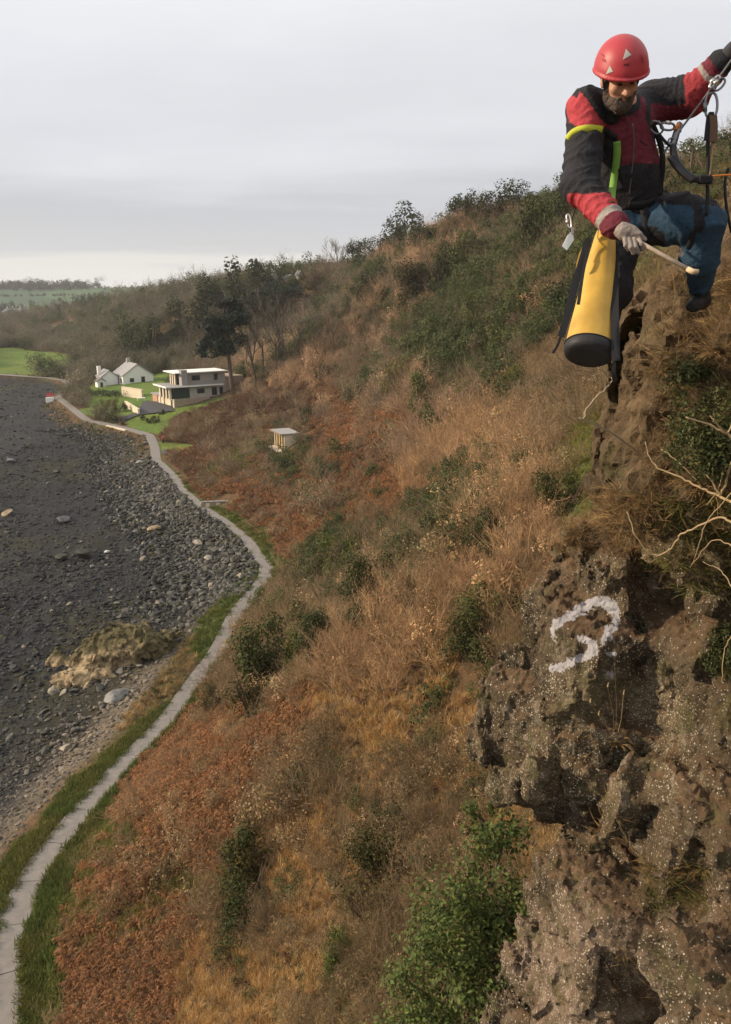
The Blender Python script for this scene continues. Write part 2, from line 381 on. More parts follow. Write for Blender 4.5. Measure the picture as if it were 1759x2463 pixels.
while d < seg[-1]-3:
    ln = 2.6 if d < 150 else 5.0
    V = []; F = []; nn = 5; jit = random.uniform(-.008, .008)
    for q in range(nn):
        p, n = pathat(d+.018+(ln-.036)*q/(nn-1)); w = pw(p[1])*.5
        e1 = .05*vnoise(d+q*.9, 1.3, 0, 77); e2 = .05*vnoise(d+q*.9, 8.3, 0, 78)
        V += [(*(p-n*(w+e1)), .10+jit), (*(p+n*(w+e2)), .10+jit), (*(p-n*(w+e1)), -.12), (*(p+n*(w+e2)), -.12)]
    for q in range(nn-1):
        a0 = 4*q; b0 = a0+4
        F += [(a0, a0+1, b0+1, b0), (a0+2, a0, b0, b0+2), (a0+1, a0+3, b0+3, b0+1)]
    F += [(0, 2, 3, 1), (4*nn-4, 4*nn-3, 4*nn-1, 4*nn-2)]
    mb = MB(); mb.add(V, F); link('slab', mb.mesh('slab', M_conc, attr=None), path); d += ln; k += 1

def sheet(name, px, mat, lift, n=10):
    """a thin surface laid on the ground inside four pixel corners"""
    q = [hit(u, v)[:2] for u, v in px]; V = []; F = []
    for i in range(n+1):
        for j in range(n+1):
            a, b2 = i/n, j/n; p = q[0]*(1-a)*(1-b2)+q[1]*a*(1-b2)+q[2]*a*b2+q[3]*(1-a)*b2
            V.append((p[0], p[1], H1(p[0], p[1])+lift))
    for i in range(n):
        for j in range(n): k0 = i*(n+1)+j; F.append((k0, k0+1, k0+n+2, k0+n+1))
    mb = MB(); mb.add(V, F); return link(name, mb.mesh(name, mat, attr=None), None, kind='structure')
M_tar = plain('tarmac', (.055, .055, .06), .9, .15, 2.0)
sheet('driveway', [(326, 1000), (420, 990), (402, 968), (345, 968)], M_tar, .25)
sheet('side_road', [(262, 1018), (292, 1018), (345, 996), (326, 994)], M_tar, .2)
sheet('lay_by', [(390, 1092), (440, 1100), (455, 1088), (392, 1082)], plain('wet_tarmac', (.05, .052, .055), .5), .12)
sheet('shelter_path', [(580, 1086), (640, 1108), (650, 1104), (600, 1086)], M_conc, .12)

# ================================================================ plant and stone templates
def v3(a, b, c): return Vector((a, b, c))
def rndc(lo=.75, hi=1.2): 
    f = random.uniform(lo, hi); return (f*random.uniform(.95, 1.05), f, f*random.uniform(.92, 1.08))
def t_bracken(sd):
    random.seed(sd); mb = MB()
    for f in range(12):
        az = random.uniform(0, 6.283); Ln = random.uniform(.35, .85); rise = random.uniform(.25, .75); side = v3(-math.sin(az), math.cos(az), 0); o = v3(math.cos(az), math.sin(az), 0)
        ck = rndc(.6, 1.35); prev = v3(0, 0, 0); st = 11
        for q in range(1, st+1):
            tt = q/st; p = o*Ln*tt + v3(0, 0, rise*math.sin(tt*2.5)*.8) + side*random.uniform(-.04, .04)
            if q > 1:
                l = .17*(1-tt*.8)
                for sg in (-1, 1):
                    tip = p + side*sg*l + o*l*.35 + v3(0, 0, random.uniform(-.14, .04)); mb.add([prev, p, tip], [(0, 1, 2)], tuple(x*random.uniform(.85, 1.15) for x in ck))
            else: mb.ribbon(prev, p, .01, .008, side.cross(o), ck)
            prev = p
    return mb.mesh('bracken', LEAF_I)
def t_grass(sd, n=46, h=.9, w=.011, lean=.35):
    random.seed(sd); mb = MB()
    for i in range(n):
        az = random.uniform(0, 6.283); r = random.uniform(0, .22); b = v3(r*math.cos(az), r*math.sin(az), -.05); hh = h*random.uniform(.45, 1.1); a2 = az+random.uniform(-1, 1); ln = lean*random.uniform(.2, 1.6)*hh
        m1 = b+v3(math.cos(a2)*ln*.35, math.sin(a2)*ln*.35, hh*.6); tp = b+v3(math.cos(a2)*ln, math.sin(a2)*ln, hh*random.uniform(.75, 1)); nr = v3(math.cos(a2), math.sin(a2), .2); c = rndc(.65, 1.3)
        mb.ribbon(b, m1, w, w*.8, nr, c); mb.ribbon(m1, tp, w*.8, w*.25, nr, c)
    return mb.mesh('grass', LEAF_I)
def grow(mb, p, dr, ln, r, lv, mx, rib, c, spread=.6, kids=(3, 4), wob=.25, decay=.5):
    n = 3 if lv == 0 else 2; pts = [p]; d = dr.copy(); up = v3(0, 0, 1)
    for i in range(n):
        d = (d+v3(random.uniform(-1, 1), random.uniform(-1, 1), random.uniform(-.6, 1))*wob+up*.06).normalized(); pts.append(pts[-1]+d*ln/n)
    for i in range(n):
        r0 = r*(1-.45*i/n); r1 = r*(1-.45*(i+1)/n)
        if lv == mx: r1 = max(r1*.5, r*.3)
        mb[rib(lv)].ribbon(pts[i], pts[i+1], r0, r1, v3(random.uniform(-1, 1), random.uniform(-1, 1), random.uniform(-.4, .4)), c) if rib(lv) == 1 or rib(lv) == 'r' else mb[rib(lv)].tube([pts[i], pts[i+1]], [r0, r1], 5, c, False)
    if lv < mx:
        for k in range(random.randint(*kids)):
            tt = random.uniform(.35, 1) if lv else random.uniform(.3, 1); i = min(int(tt*n), n-1); q = pts[i].lerp(pts[i+1], tt*n-i)
            ax = v3(random.uniform(-1, 1), random.uniform(-1, 1), random.uniform(-.3, .6)); dd = (d+ax*spread*1.5).normalized()
            grow(mb, q, dd, ln*random.uniform(.5, .75), r*decay, lv+1, mx, rib, c, spread, kids, wob, decay)
def t_twig(sd, stems=9, h=.62, r=.014, mx=3):
    random.seed(sd); mb = MB(); box = {1: mb}
    for i in range(stems):
        az = random.uniform(0, 6.283); el = random.uniform(.45, 1.4); d = v3(math.cos(az)*math.cos(el), math.sin(az)*math.cos(el), math.sin(el))
        grow(box, v3(math.cos(az)*.12, math.sin(az)*.12, -.05), d, h*random.uniform(.7, 1.2), r, 0, mx, lambda l: 1, rndc(.6, 1.35), .65, (3, 4))
    return mb.mesh('twigs', LEAF_I)
def leafcloud(mb, n, c, rad, size, lump=.35, sd=0, fill=.5, up=.3):
    """leaf-sized faces through a lumpy volume; gaps where lumps are missing"""
    r = random.Random(sd); k = 0; tries = 0
    lumps = [(r.uniform(-.62, .62), r.uniform(-.62, .62), r.uniform(-.5, .7), r.uniform(.30, .52)) for _ in range(11)]
    while k < n and tries < n*30:
        tries += 1; lx, ly, lz, lr = r.choice(lumps)
        a = r.gauss(0, 1), r.gauss(0, 1), r.gauss(0, 1); q = math.sqrt(sum(x*x for x in a)) or 1; rr = lr*(r.random()**(fill*.5))
        nx, ny, nz = a[0]/q, a[1]/q, a[2]/q
        p = v3(lx+nx*rr, ly+ny*rr, lz+nz*rr)
        if p.z < -.75: continue
        w = v3(p.x*rad[0]+c[0], p.y*rad[1]+c[1], p.z*rad[2]+c[2]); nr = v3(nx+r.uniform(-.7, .7), ny+r.uniform(-.7, .7), nz+up+r.uniform(-.7, .7)).normalized()
        t1 = nr.orthogonal().normalized(); t1 = (t1*math.cos(r.uniform(0, 6.28))+nr.cross(t1)*math.sin(r.uniform(0, 6.28))).normalized(); t2 = nr.cross(t1); s = size*r.uniform(.6, 1.3)
        f = r.uniform(.55, 1.45); g_ = r.uniform(.9, 1.12); cc = (f*r.uniform(.85, 1.2), f*g_, f*r.uniform(.75, 1.1))
        mb.add([w-t1*s*.55, w+t2*s*.34+t1*s*.05, w+t1*s*.6+nr*s*-.12, w-t2*s*.34+t1*s*.05], [(0, 1, 2, 3)], cc); k += 1
def t_leafy(sd, n=230, size=.15):
    mb = MB(); leafcloud(mb, n, (0, 0, .42), (.62, .62, .55), size, sd=sd); return mb.mesh('leafy', LEAF_I)
def t_thicket(sd):
    """a rounded leafless thicket: twigs with a few withered leaves through its volume"""
    random.seed(sd); mb = MB(); box = {1: mb}
    for i in range(6):
        az = random.uniform(0, 6.283); el = random.uniform(.5, 1.4); d = v3(math.cos(az)*math.cos(el), math.sin(az)*math.cos(el), math.sin(el)); grow(box, v3(math.cos(az)*.1, math.sin(az)*.1, -.05), d, .5*random.uniform(.7, 1.2), .012, 0, 3, lambda l: 1, rndc(.7, 1.4), .65, (2, 4))
    leafcloud(mb, 620, (0, 0, .36), (.58, .58, .50), .045, sd=sd); return mb.mesh('thicket', LEAF_I)
def t_herb(sd, n=60):
    random.seed(sd); mb = MB()
    for i in range(n):
        az = random.uniform(0, 6.283); r = random.uniform(0, .4); p = v3(r*math.cos(az), r*math.sin(az), random.uniform(0, .12)); tp = p+v3(random.uniform(-.12, .12), random.uniform(-.12, .12), random.uniform(.06, .24)); mb.ribbon(p, tp, .022, .006, v3(random.uniform(-1, 1), random.uniform(-1, 1), .3), rndc(.6, 1.4))
    return mb.mesh('herb', LEAF_I)
def rock_mesh(sd, sub=2, flat=.65, mat=None, ang=.55):
    bm = bmesh.new(); bmesh.ops.create_icosphere(bm, subdivisions=sub, radius=.5); r = random.Random(sd)
    pl = [(Vector((r.gauss(0, 1), r.gauss(0, 1), r.gauss(0, 1))).normalized(), r.uniform(.20, .38)) for _ in range(14)]
    for v in bm.verts:
        for n, dd in pl:
            e = v.co.dot(n)-dd
            if e > 0: v.co -= n*e*(ang+.43)
        q = v.co*3.1; f = float(vnoise(q.x+sd*3.7, q.y, q.z, sd)); v.co *= 1+.10*f
        v.co.z *= flat; v.co.x *= 1.15
    me = bpy.data.meshes.new('stone'); bm.to_mesh(me); bm.free(); me.materials.append(mat); return me

# ================================================================ scatter by geometry nodes
def scatter(name, kind_pts, templates, label, cat):
    """kind_pts: (pos, rot, scale, col, pick) arrays -> one 'stuff' object instancing the templates"""
    pos, rot, scl, cl, pick = kind_pts
    c2 = bpy.data.collections.new(name+'_templates')
    for i, tm in enumerate(templates):
        o = bpy.data.objects.new('%s_template_%02d' % (name, i), tm); c2.objects.link(o)
    me = bpy.data.meshes.new(name); me.vertices.add(len(pos)); me.vertices.foreach_set('co', np.asarray(pos, np.float32).ravel())
    for nm, ty, arr, key in (('rot', 'FLOAT_VECTOR', rot, 'vector'), ('scl', 'FLOAT_VECTOR', scl, 'vector')):
        at = me.attributes.new(nm, ty, 'POINT'); at.data.foreach_set(key, np.asarray(arr, np.float32).ravel())
    at = me.attributes.new('pick', 'INT', 'POINT'); at.data.foreach_set('value', np.asarray(pick, np.int32))
    set_col(me, 'col', cl); me.update()
    ob = link(name, me, None, kind='stuff', label=label, category=cat)
    gt = bpy.data.node_groups.new(name, 'GeometryNodeTree'); gt.interface.new_socket('Geometry', in_out='INPUT', socket_type='NodeSocketGeometry'); gt.interface.new_socket('Geometry', in_out='OUTPUT', socket_type='NodeSocketGeometry')
    gi = gt.nodes.new('NodeGroupInput'); go = gt.nodes.new('NodeGroupOutput'); ip = gt.nodes.new('GeometryNodeInstanceOnPoints'); ci = gt.nodes.new('GeometryNodeCollectionInfo')
    ci.inputs['Collection'].default_value = c2; ci.inputs['Separate Children'].default_value = True; ci.inputs['Reset Children'].default_value = True
    def na(nm, ty):
        n = gt.nodes.new('GeometryNodeInputNamedAttribute'); n.data_type = ty; n.inputs['Name'].default_value = nm; return n.outputs['Attribute']
    e2r = gt.nodes.new('FunctionNodeEulerToRotation'); lk = gt.links.new
    lk(gi.outputs[0], ip.inputs['Points']); lk(ci.outputs[0], ip.inputs['Instance']); ip.inputs['Pick Instance'].default_value = True
    lk(na('pick', 'INT'), ip.inputs['Instance Index']); lk(na('rot', 'FLOAT_VECTOR'), e2r.inputs[0]); lk(e2r.outputs[0], ip.inputs['Rotation']); lk(na('scl', 'FLOAT_VECTOR'), ip.inputs['Scale'])
    lk(ip.outputs[0], go.inputs[0]); mod = ob.modifiers.new('scatter', 'NODES'); mod.node_group = gt
    return ob
def sample(n, r0, r1, a0=-31, a1=33):
    r = np.sqrt(rng.uniform(r0*r0, r1*r1, n)); a = np.radians(rng.uniform(a0, a1, n)); return np.sin(a)*r, np.cos(a)*r

# hillside cover: which plant grows where, read from the photograph
SEEDS = [(300,1900,'B'),(450,1850,'B'),(560,1800,'B'),(250,2120,'B'),(400,2050,'B'),(150,2300,'B'),(300,2350,'B'),(420,2250,'B'),(600,1950,'B'),(690,1840,'B'),(520,2000,'B'),(750,1250,'B'),(650,1200,'B'),(850,1150,'B'),(950,1230,'B'),(1000,1150,'B'),(560,1150,'B'),(700,1330,'B'),(900,1040,'B'),(990,1010,'B'),(480,1010,'D'),(700,960,'D'),(580,1000,'D'),(800,960,'B'),(540,1060,'D'),(820,1060,'B'),(640,1280,'B'),(500,1700,'B'),(380,1900,'B'),(700,1750,'B'),
 (200,2030,'M'),(260,1990,'M'),(600,1090,'M'),(330,2180,'M'),(450,2120,'M'),(180,2180,'M'),(880,1200,'N'),(760,1150,'N'),
 (900,1750,'G'),(1050,1700,'G'),(800,1900,'G'),(740,2200,'G'),(750,2050,'G'),(620,2350,'G'),(500,2330,'G'),(1110,1850,'G'),(1180,1800,'G'),(950,1850,'G'),(1020,1620,'G'),(560,2440,'G'),(690,2120,'G'),(1080,1560,'G'),
 (850,1850,'T'),(700,1960,'T'),(1000,1900,'T'),(960,2010,'T'),(1000,1500,'P'),(1150,1400,'P'),(950,1600,'P'),(850,1480,'T'),(1230,1250,'P'),(1200,1050,'P'),(1250,1080,'P'),(1050,1100,'P'),(900,1420,'T'),(1100,1260,'L'),(700,1560,'T'),(500,1640,'T'),(620,1650,'T'),(770,1440,'T'),(650,1500,'T'),(1150,1550,'T'),(1060,1370,'T'),(880,2200,'T'),(900,2330,'T'),(960,2420,'T'),(650,2230,'T'),(780,2400,'T'),
 (800,800,'T'),(900,750,'P'),(1000,720,'T'),(1100,800,'T'),(1200,800,'T'),(1300,700,'P'),(1350,1000,'T'),(1150,650,'L'),(1050,650,'L'),(950,700,'T'),(1300,570,'L'),(1250,520,'T'),(600,830,'T'),(700,850,'P'),(300,750,'Q'),(200,780,'Q'),(450,720,'Q'),(550,700,'Q'),(350,820,'Q'),(120,800,'Q'),(500,780,'Q'),(660,760,'Q'),(1000,850,'T'),(920,880,'T'),(1150,900,'T'),(1080,940,'P'),(850,640,'L'),(760,700,'T'),(900,640,'P'),(1020,600,'P'),(1100,580,'P'),(1180,600,'T'),(1330,620,'T'),(1320,830,'T'),(1250,740,'T'),
 (1450,1080,'M'),(1400,1150,'M'),(1550,800,'M'),(1600,650,'M'),(1500,900,'T'),(1050,640,'L'),(1110,690,'L'),(990,770,'L'),(1230,680,'L'),(1290,530,'L'),(870,700,'L'),(730,740,'Q'),(1080,860,'L'),(1180,1230,'L'),(1190,860,'L'),(820,1390,'L'),(900,1430,'L'),(1650,470,'N'),(1720,420,'N'),(1560,560,'N'),(1480,1000,'M'),(1520,720,'N'),(1400,900,'T'),(1640,760,'N')]
SU = np.array([(s_[0], s_[1]) for s_ in SEEDS], float); ST = [s_[2] for s_ in SEEDS]
def plant_type(x, y, z):
    u, v, d = proj(np.stack([x, y, z], 1)); f = 14/np.maximum(d, 8)
    u = u+fbm(x, y, 0, f, 4, 31, .65)*150+rng.normal(0, 26, len(u)); v = v+fbm(x, y, 9, f, 4, 32, .65)*110+rng.normal(0, 20, len(u))
    D = (u[:, None]-SU[None, :, 0])**2+((v[:, None]-SU[None, :, 1])*1.25)**2
    D = D*rng.uniform(.55, 1.45, D.shape)
    return np.array(ST)[np.argmin(D, 1)], u, v, d
KEEP_OUT = []      # (x, y, radius) of buildings and other things the cover must not grow through
PLANTCOL = {'B': ((.36, .178, .074), (.23, .112, .050)), 'D': ((.20, .115, .058), (.145, .083, .044)), 'M': ((.145, .165, .036), (.19, .145, .045)), 'N': ((.17, .145, .055), (.27, .18, .078)),
            'G': ((.55, .355, .145), (.42, .255, .10)), 'T': ((.32, .225, .125), (.195, .14, .078)), 'P': ((.48, .315, .17), (.365, .225, .118)), 'Q': ((.19, .155, .095), (.115, .105, .058)), 'L': ((.042, .056, .020), (.075, .088, .03))}
def grow_cover():
    T = [t_bracken(1), t_bracken(2), t_bracken(3), t_grass(4), t_grass(5, 40, .75), t_twig(6), t_twig(7), t_twig(8, 7, .75, .012), t_leafy(9, 900, .06), t_leafy(10, 900, .06), t_leafy(11, 800, .065), t_herb(12), t_herb(13), t_thicket(14), t_thicket(15), t_thicket(16)]
    IDX = {'B': (0, 1, 2), 'D': (0, 1, 5), 'G': (3, 4), 'T': (5, 6, 7, 13, 14), 'P': (5, 6, 7, 13), 'Q': (5, 13, 14, 15), 'L': (8, 9, 10), 'M': (11, 12, 4), 'N': (11, 0, 5)}
    SIZE = {'B': .85, 'D': .9, 'G': .95, 'T': 1.0, 'P': 1.15, 'Q': 1.25, 'L': .95, 'M': .8, 'N': .75}
    PO = {k: [[], [], [], [], []] for k in ('bracken', 'scrub')}
    # bands of distance: count, size factor, thinning and size of the shrubs
    for r0, r1, n, sf, thin, big_f in ((8, 22, 12000, .52, .22, 1.8), (22, 45, 36000, .58, .16, 2.3), (45, 80, 40000, .82, .2, 2.3), (80, 130, 34000, 1.15, .36, 2.3), (130, 220, 36000, 1.6, .46, 2.0), (220, 420, 28000, 2.4, .42, 2.2), (420, 900, 13000, 4.2, .5, 1.5)):
        x, y = sample(n, r0, r1); s = x-xp(y); z = H(x, y)
        lawn, gr, verge = zones(x, y, s)
        ok = ((s > .75) | ((s < -1.1) & (s > -6) & (y > 128) & (y < 200)) | ((s < -.9) & (s > -3.4) & (y > 44) & (y < 58))) & ~lawn & ~(verge & (y < 110) & ~((y > 47) & (y < 60) & (s > 0))) & ~((np.abs(s) < 1.7) & (y > 110))
        for kx, ky, kr in KEEP_OUT: ok &= np.hypot(x-kx, y-ky) > kr
        x, y, z, s, gr = x[ok], y[ok], z[ok], s[ok], gr[ok]
        ty, u, v, d = plant_type(x, y, z); u0, v0, _ = proj(np.stack([x, y, z], 1))
        vis = (u0 > -160) & (u0 < 1920) & (v0 < 2640) & (y > 3)
        ty = np.where(gr & (rng.random(len(ty)) < .8), 'M', ty); ty = np.where(s < 0, rng.choice(['N', 'T', 'G', 'N'], len(ty)), ty)
        if r0 >= 80:      # thickets of ivy and gorse gather in patches on the upper slope
            pt = fbm(x, y, 6, .055, 3, 57); ty = np.where((pt > .16) & (rng.random(len(ty)) < .7) & np.isin(ty, ['T', 'P', 'Q', 'N']), 'L', ty)
        # odd plants of another kind
        rr = rng.random(len(ty)); ty = np.where((rr < .06) & (ty != 'L'), 'T', ty); ty = np.where((rr > (.975 if r0 < 80 else .885)) & np.isin(ty, ['T', 'P', 'Q', 'G', 'N']), 'L', ty); ty = np.where((rr > .80) & (rr < .95) & np.isin(ty, ['B', 'G']), rng.choice(['N', 'D', 'M', 'D'], len(ty)), ty)
        x, y, z, ty, u0, v0, s = x[vis], y[vis], z[vis], ty[vis], u0[vis], v0[vis], s[vis]
        clump = fbm(x, y, 2, .35, 3, 51); big = fbm(x, y, 4, .12, 2, 52)
        for k in range(len(x)):
            tk = ty[k]; a, b2 = PLANTCOL[tk]; w = min(1, max(0, .5+.9*big[k]+random.uniform(-.35, .35)))
            c = [a[i]*(1-w)+b2[i]*w for i in range(3)]; f = random.uniform(.75, 1.25)*(1.15 if tk == 'L' and r0 >= 80 else 1); c = [max(0, q*f) for q in c]; c = [c[0]*1.02, c[1]*1.06, c[2]*1.22] if r0 >= 80 and tk in 'TPQN' else c  # farther scrub tinted greyer and bluer: distance haze put into its colour
            sc = SIZE[tk]*sf*random.uniform(.6, 1.3)*(1+.45*clump[k])
            if (abs(s[k]) < 2.2 and not 47 < y[k] < 60) or s[k] < 0: sc = min(sc, .6)
            grp = 'bracken' if tk in 'BDGMN' else 'scrub'; q = PO[grp]
            if tk in 'TPQL':
                if random.random() > thin:
                    # low brown litter and grass between the shrubs
                    if random.random() < .5: continue
                    tk = random.choice('NDGM' if r0 < 80 else 'NDNQ'); grp = 'bracken'; q = PO[grp]; sc *= .75; a, b2 = PLANTCOL[tk]; c = [(a[i]*(1-w)+b2[i]*w)*f for i in range(3)]
                elif s[k] > 2: sc *= big_f*random.uniform(.6, 1.25)
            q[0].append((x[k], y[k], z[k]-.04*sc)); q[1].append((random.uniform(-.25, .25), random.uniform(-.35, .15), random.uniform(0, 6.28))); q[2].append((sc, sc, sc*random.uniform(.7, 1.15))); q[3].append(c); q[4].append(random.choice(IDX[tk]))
    scatter('bracken_cover', PO['bracken'], T, 'rust brown bracken and dry straw grass covering the hillside', 'bracken')
    scatter('hillside_scrub', PO['scrub'], T, 'brown leafless scrub and brambles covering the hillside', 'scrub')
    # verges
    q = [[], [], [], [], []]
    for r0, r1, n in ((14, 50, 16000), (50, 120, 9000)):
        x, y = sample(n*5, r0, r1); s = x-xp(y); lawn, gr, verge = zones(x, y, s); ok = verge & (s < 3) & (s > -3.5) & (np.abs(s) > .62); x, y = x[ok][:n], y[ok][:n]; z = H(x, y); w = fbm(x, y, 0, .5, 2, 71)
        for k in range(len(x)):
            c = np.array((.105, .135, .03))*(1-.5*(w[k]+.3))+np.array((.19, .14, .05))*.6*max(0, w[k]+.3); sc = random.uniform(.35, 1.0)*(1 if r0 < 50 else 1.3)
            q[0].append((x[k], y[k], z[k]-.02)); q[1].append((random.uniform(-.2, .2), random.uniform(-.2, .2), random.uniform(0, 6.28))); q[2].append((sc, sc, sc)); q[3].append(c*random.uniform(.7, 1.25)); q[4].append(random.choice((0, 1)))
    scatter('verge_grass', q, [t_herb(21, 80), t_herb(22, 80)], 'green grass and weeds along both edges of the shore path', 'grass')

# ---------------------------------------------------------------- foreshore stones
M_stone_i = leafmat('shore_stone', 'INST', 0, .75)
def stonemat(name):
    m, t, b = newmat(name); b.inputs['Roughness'].default_value = .75; b.inputs['Specular IOR Level'].default_value = .3
    a = t.nodes.new('ShaderNodeObjectInfo'); tcn = t.nodes.new('ShaderNodeTexCoord'); n = t.nodes.new('ShaderNodeTexNoise'); n.inputs['Scale'].default_value = 4; n.inputs['Detail'].default_value = 6
    t.links.new(tcn.outputs['Object'], n.inputs['Vector']); mr = t.nodes.new('ShaderNodeMapRange'); mr.inputs[1].default_value = .3; mr.inputs[2].default_value = .7; mr.inputs[3].default_value = .55; mr.inputs[4].default_value = 1.5
    t.links.new(n.outputs['Fac'], mr.inputs[0]); mu = t.nodes.new('ShaderNodeVectorMath'); mu.operation = 'SCALE'; t.links.new(a.outputs['Color'], mu.inputs[0]); t.links.new(mr.outputs[0], mu.inputs['Scale']); t.links.new(mu.outputs[0], b.inputs['Base Color'])
    bn = t.nodes.new('ShaderNodeBump'); bn.inputs['Strength'].default_value = .6; bn.inputs['Distance'].default_value = .05; t.links.new(n.outputs['Fac'], bn.inputs['Height']); t.links.new(bn.outputs[0], b.inputs['Normal'])
    return m
M_stone_o = stonemat('boulder_stone')
def stone_col(x, y, s, n):
    base = np.array((.034, .034, .034)); w = fbm(x, y, 0, .1, 3, 81)
    rip = sstep(-14, -3, s)*sstep(55, 70, y)
    c = base[None]*(1+.3*w[:, None])+np.array((.035, .032, .022))[None]*rip[:, None]
    near = sstep(70, 50, y)*sstep(-11, -4.5, s); c = c+(np.array((.17, .14, .105))-c)*(near*.75)[:, None]
    r = rng.random(n); c = c*(rng.uniform(.35, 1.45, n)**1.3)[:, None]
    c = np.where((r > .975)[:, None], np.array((.19, .165, .13))[None], c); c = np.where((r < .05)[:, None], np.array((.05, .048, .02))[None], c)
    return c
def lay_stones():
    for me_i in range(1): pass
    T = [rock_mesh(100+i, 1 if i < 6 else 2, random.uniform(.5, .8), M_stone_i) for i in range(9)]
    for tm in T: set_col(tm, 'lc', np.ones((len(tm.vertices), 3)))
    q = [[], [], [], [], []]
    for r0, r1, n, lo, hi in ((18, 50, 26000, .08, .42), (50, 90, 30000, .13, .62), (90, 160, 26000, .2, .8), (160, 330, 15000, .35, 1.2)):
        x, y = sample(n, r0, r1, -40, 10); s = x-xp(y); ok = (s < -2.3) & (rng.random(n) < sstep(-2.2, -3.6, s)); x, y, s = x[ok], y[ok], s[ok]; z = H(x, y); u, v, d = proj(np.stack([x, y, z], 1)); ok = (u > -260); x, y, s, z = x[ok], y[ok], s[ok], z[ok]
        c = stone_col(x, y, s, len(x)); rip = sstep(-13, -3, s)*sstep(55, 72, y)*sstep(170, 120, y); cl = fbm(x, y, 0, .2, 3, 91)
        for k in range(len(x)):
            sc = lo+(hi-lo)*random.random()**2.6; sc *= (1+.6*rip[k])*(1+.6*cl[k])
            q[0].append((x[k], y[k], z[k]+.08*sc)); q[1].append((random.uniform(-.5, .5), random.uniform(-.5, .5), random.uniform(0, 6.28))); q[2].append((sc, sc*random.uniform(.7, 1.1), sc*random.uniform(.6, 1.1))); q[3].append(c[k]); q[4].append(random.randrange(9))
    # the steep bank of broken rock right against the path
    n = 15000; y = rng.uniform(66, 165, n); s = -rng.uniform(.75, 1, n)*0-(.8+rng.random(n)**1.3*11); x = xp(y)+s; ok = ~((y > 128) & (s > -5)); x, y, s = x[ok], y[ok], s[ok]; z = H(x, y); c = stone_col(x, y, s, len(x))*1.1
    for k in range(len(x)):
        sc = .22+.75*random.random()**2; q[0].append((x[k], y[k], z[k]+.16*sc)); q[1].append((random.uniform(-.9, .9), random.uniform(-.9, .9), random.uniform(0, 6.28))); q[2].append((sc, sc*random.uniform(.6, 1.1), sc*random.uniform(.7, 1.2))); q[3].append(c[k]); q[4].append(random.randrange(9))
    scatter('shore_stones', q, T, 'dark loose stones and weed covering the foreshore', 'stones')
    # the largest boulders, one by one
    BM = [rock_mesh(200+i, 2, random.uniform(.6, .85), M_stone_o) for i in range(8)]
    n = 0
    while n < 260:
        y = random.uniform(70, 150); s = -random.uniform(.9, 9.5); x = float(xp(y))+s
        if random.random() < .22: y = random.uniform(42, 70); s = -random.uniform(4.5, 14); x = float(xp(y))+s
        sc = random.uniform(.6, 1.15); z = H1(x, y)
        o = thing('boulder', 'dark weathered boulder in the rock bank below the shore path' if y > 70 else 'grey boulder lying on the stony foreshore near the grass verge', 'boulder', (x, y, z+.12*sc), 'boulders banked along the shore path' if y > 70 else 'boulders on the near foreshore', 0, random.choice(BM))
        o.rotation_euler = (random.uniform(-.6, .6), random.uniform(-.6, .6), random.uniform(0, 6.28)); o.scale = (sc, sc*random.uniform(.7, 1.1), sc*random.uniform(.7, 1.1))
        f = random.uniform(.6, 1.5); c = (.07, .066, .056) if random.random() < .8 else (.17, .15, .115); o.color = (c[0]*f, c[1]*f, c[2]*f, 1); n += 1
    for (u, v, w, c, lab) in ((155, 1252, 34, (.13, .125, .12), 'lone boulder with a pale top standing out on the dark foreshore'), (17, 1236, 30, (.26, .2, .12), 'tan boulder at the left edge of the foreshore'),
            (372, 1272, 34, (.30, .22, .13), 'orange tan boulder at the foot of the rock bank'), (205, 1335, 46, (.03, .03, .022), 'large black weed covered boulder on the foreshore'), (143, 1342, 32, (.035, .033, .024), 'smaller black weed covered boulder beside the large one'),
            (258, 1232, 26, (.035, .035, .033), 'dark boulder in the middle of the foreshore'), (30, 1110, 26, (.12, .12, .12), 'grey boulder far out on the left of the foreshore'), (137, 1135, 20, (.03, .03, .03), 'small black boulder far out on the foreshore'),
            (257, 1325, 14, (.45, .44, .42), 'small white stone on the dark foreshore'), (475, 1305, 22, (.30, .26, .2), 'cream boulder in the rock bank near the path bend'), (502, 1341, 24, (.28, .25, .2), 'pale rounded boulder low in the rock bank'), (335, 1112, 18, (.3, .28, .25), 'pale boulder high in the far rock bank'), (336, 1215, 20, (.32, .26, .16), 'tan boulder at the edge of the far rock bank'), (210, 1850, 40, (.24, .22, .2), 'large pale flat stone on the near foreshore'), (285, 1680, 60, (.16, .16, .15), 'long flat grey slab of rock on the near foreshore')):
        p = at_z(u, v, -2.2); z = H1(p[0], p[1]); p = at_z(u, v, z+.2); _, _, dd = proj(p); sc = w*dd/FPX*1.25
        o = thing('boulder', lab, 'boulder', (p[0], p[1], z+.15*sc), None, 0, random.choice(BM)); o.scale = (sc, sc*.85, sc*.8); o.rotation_euler = (.1, .1, random.uniform(0, 6)); o.color = (*c, 1)
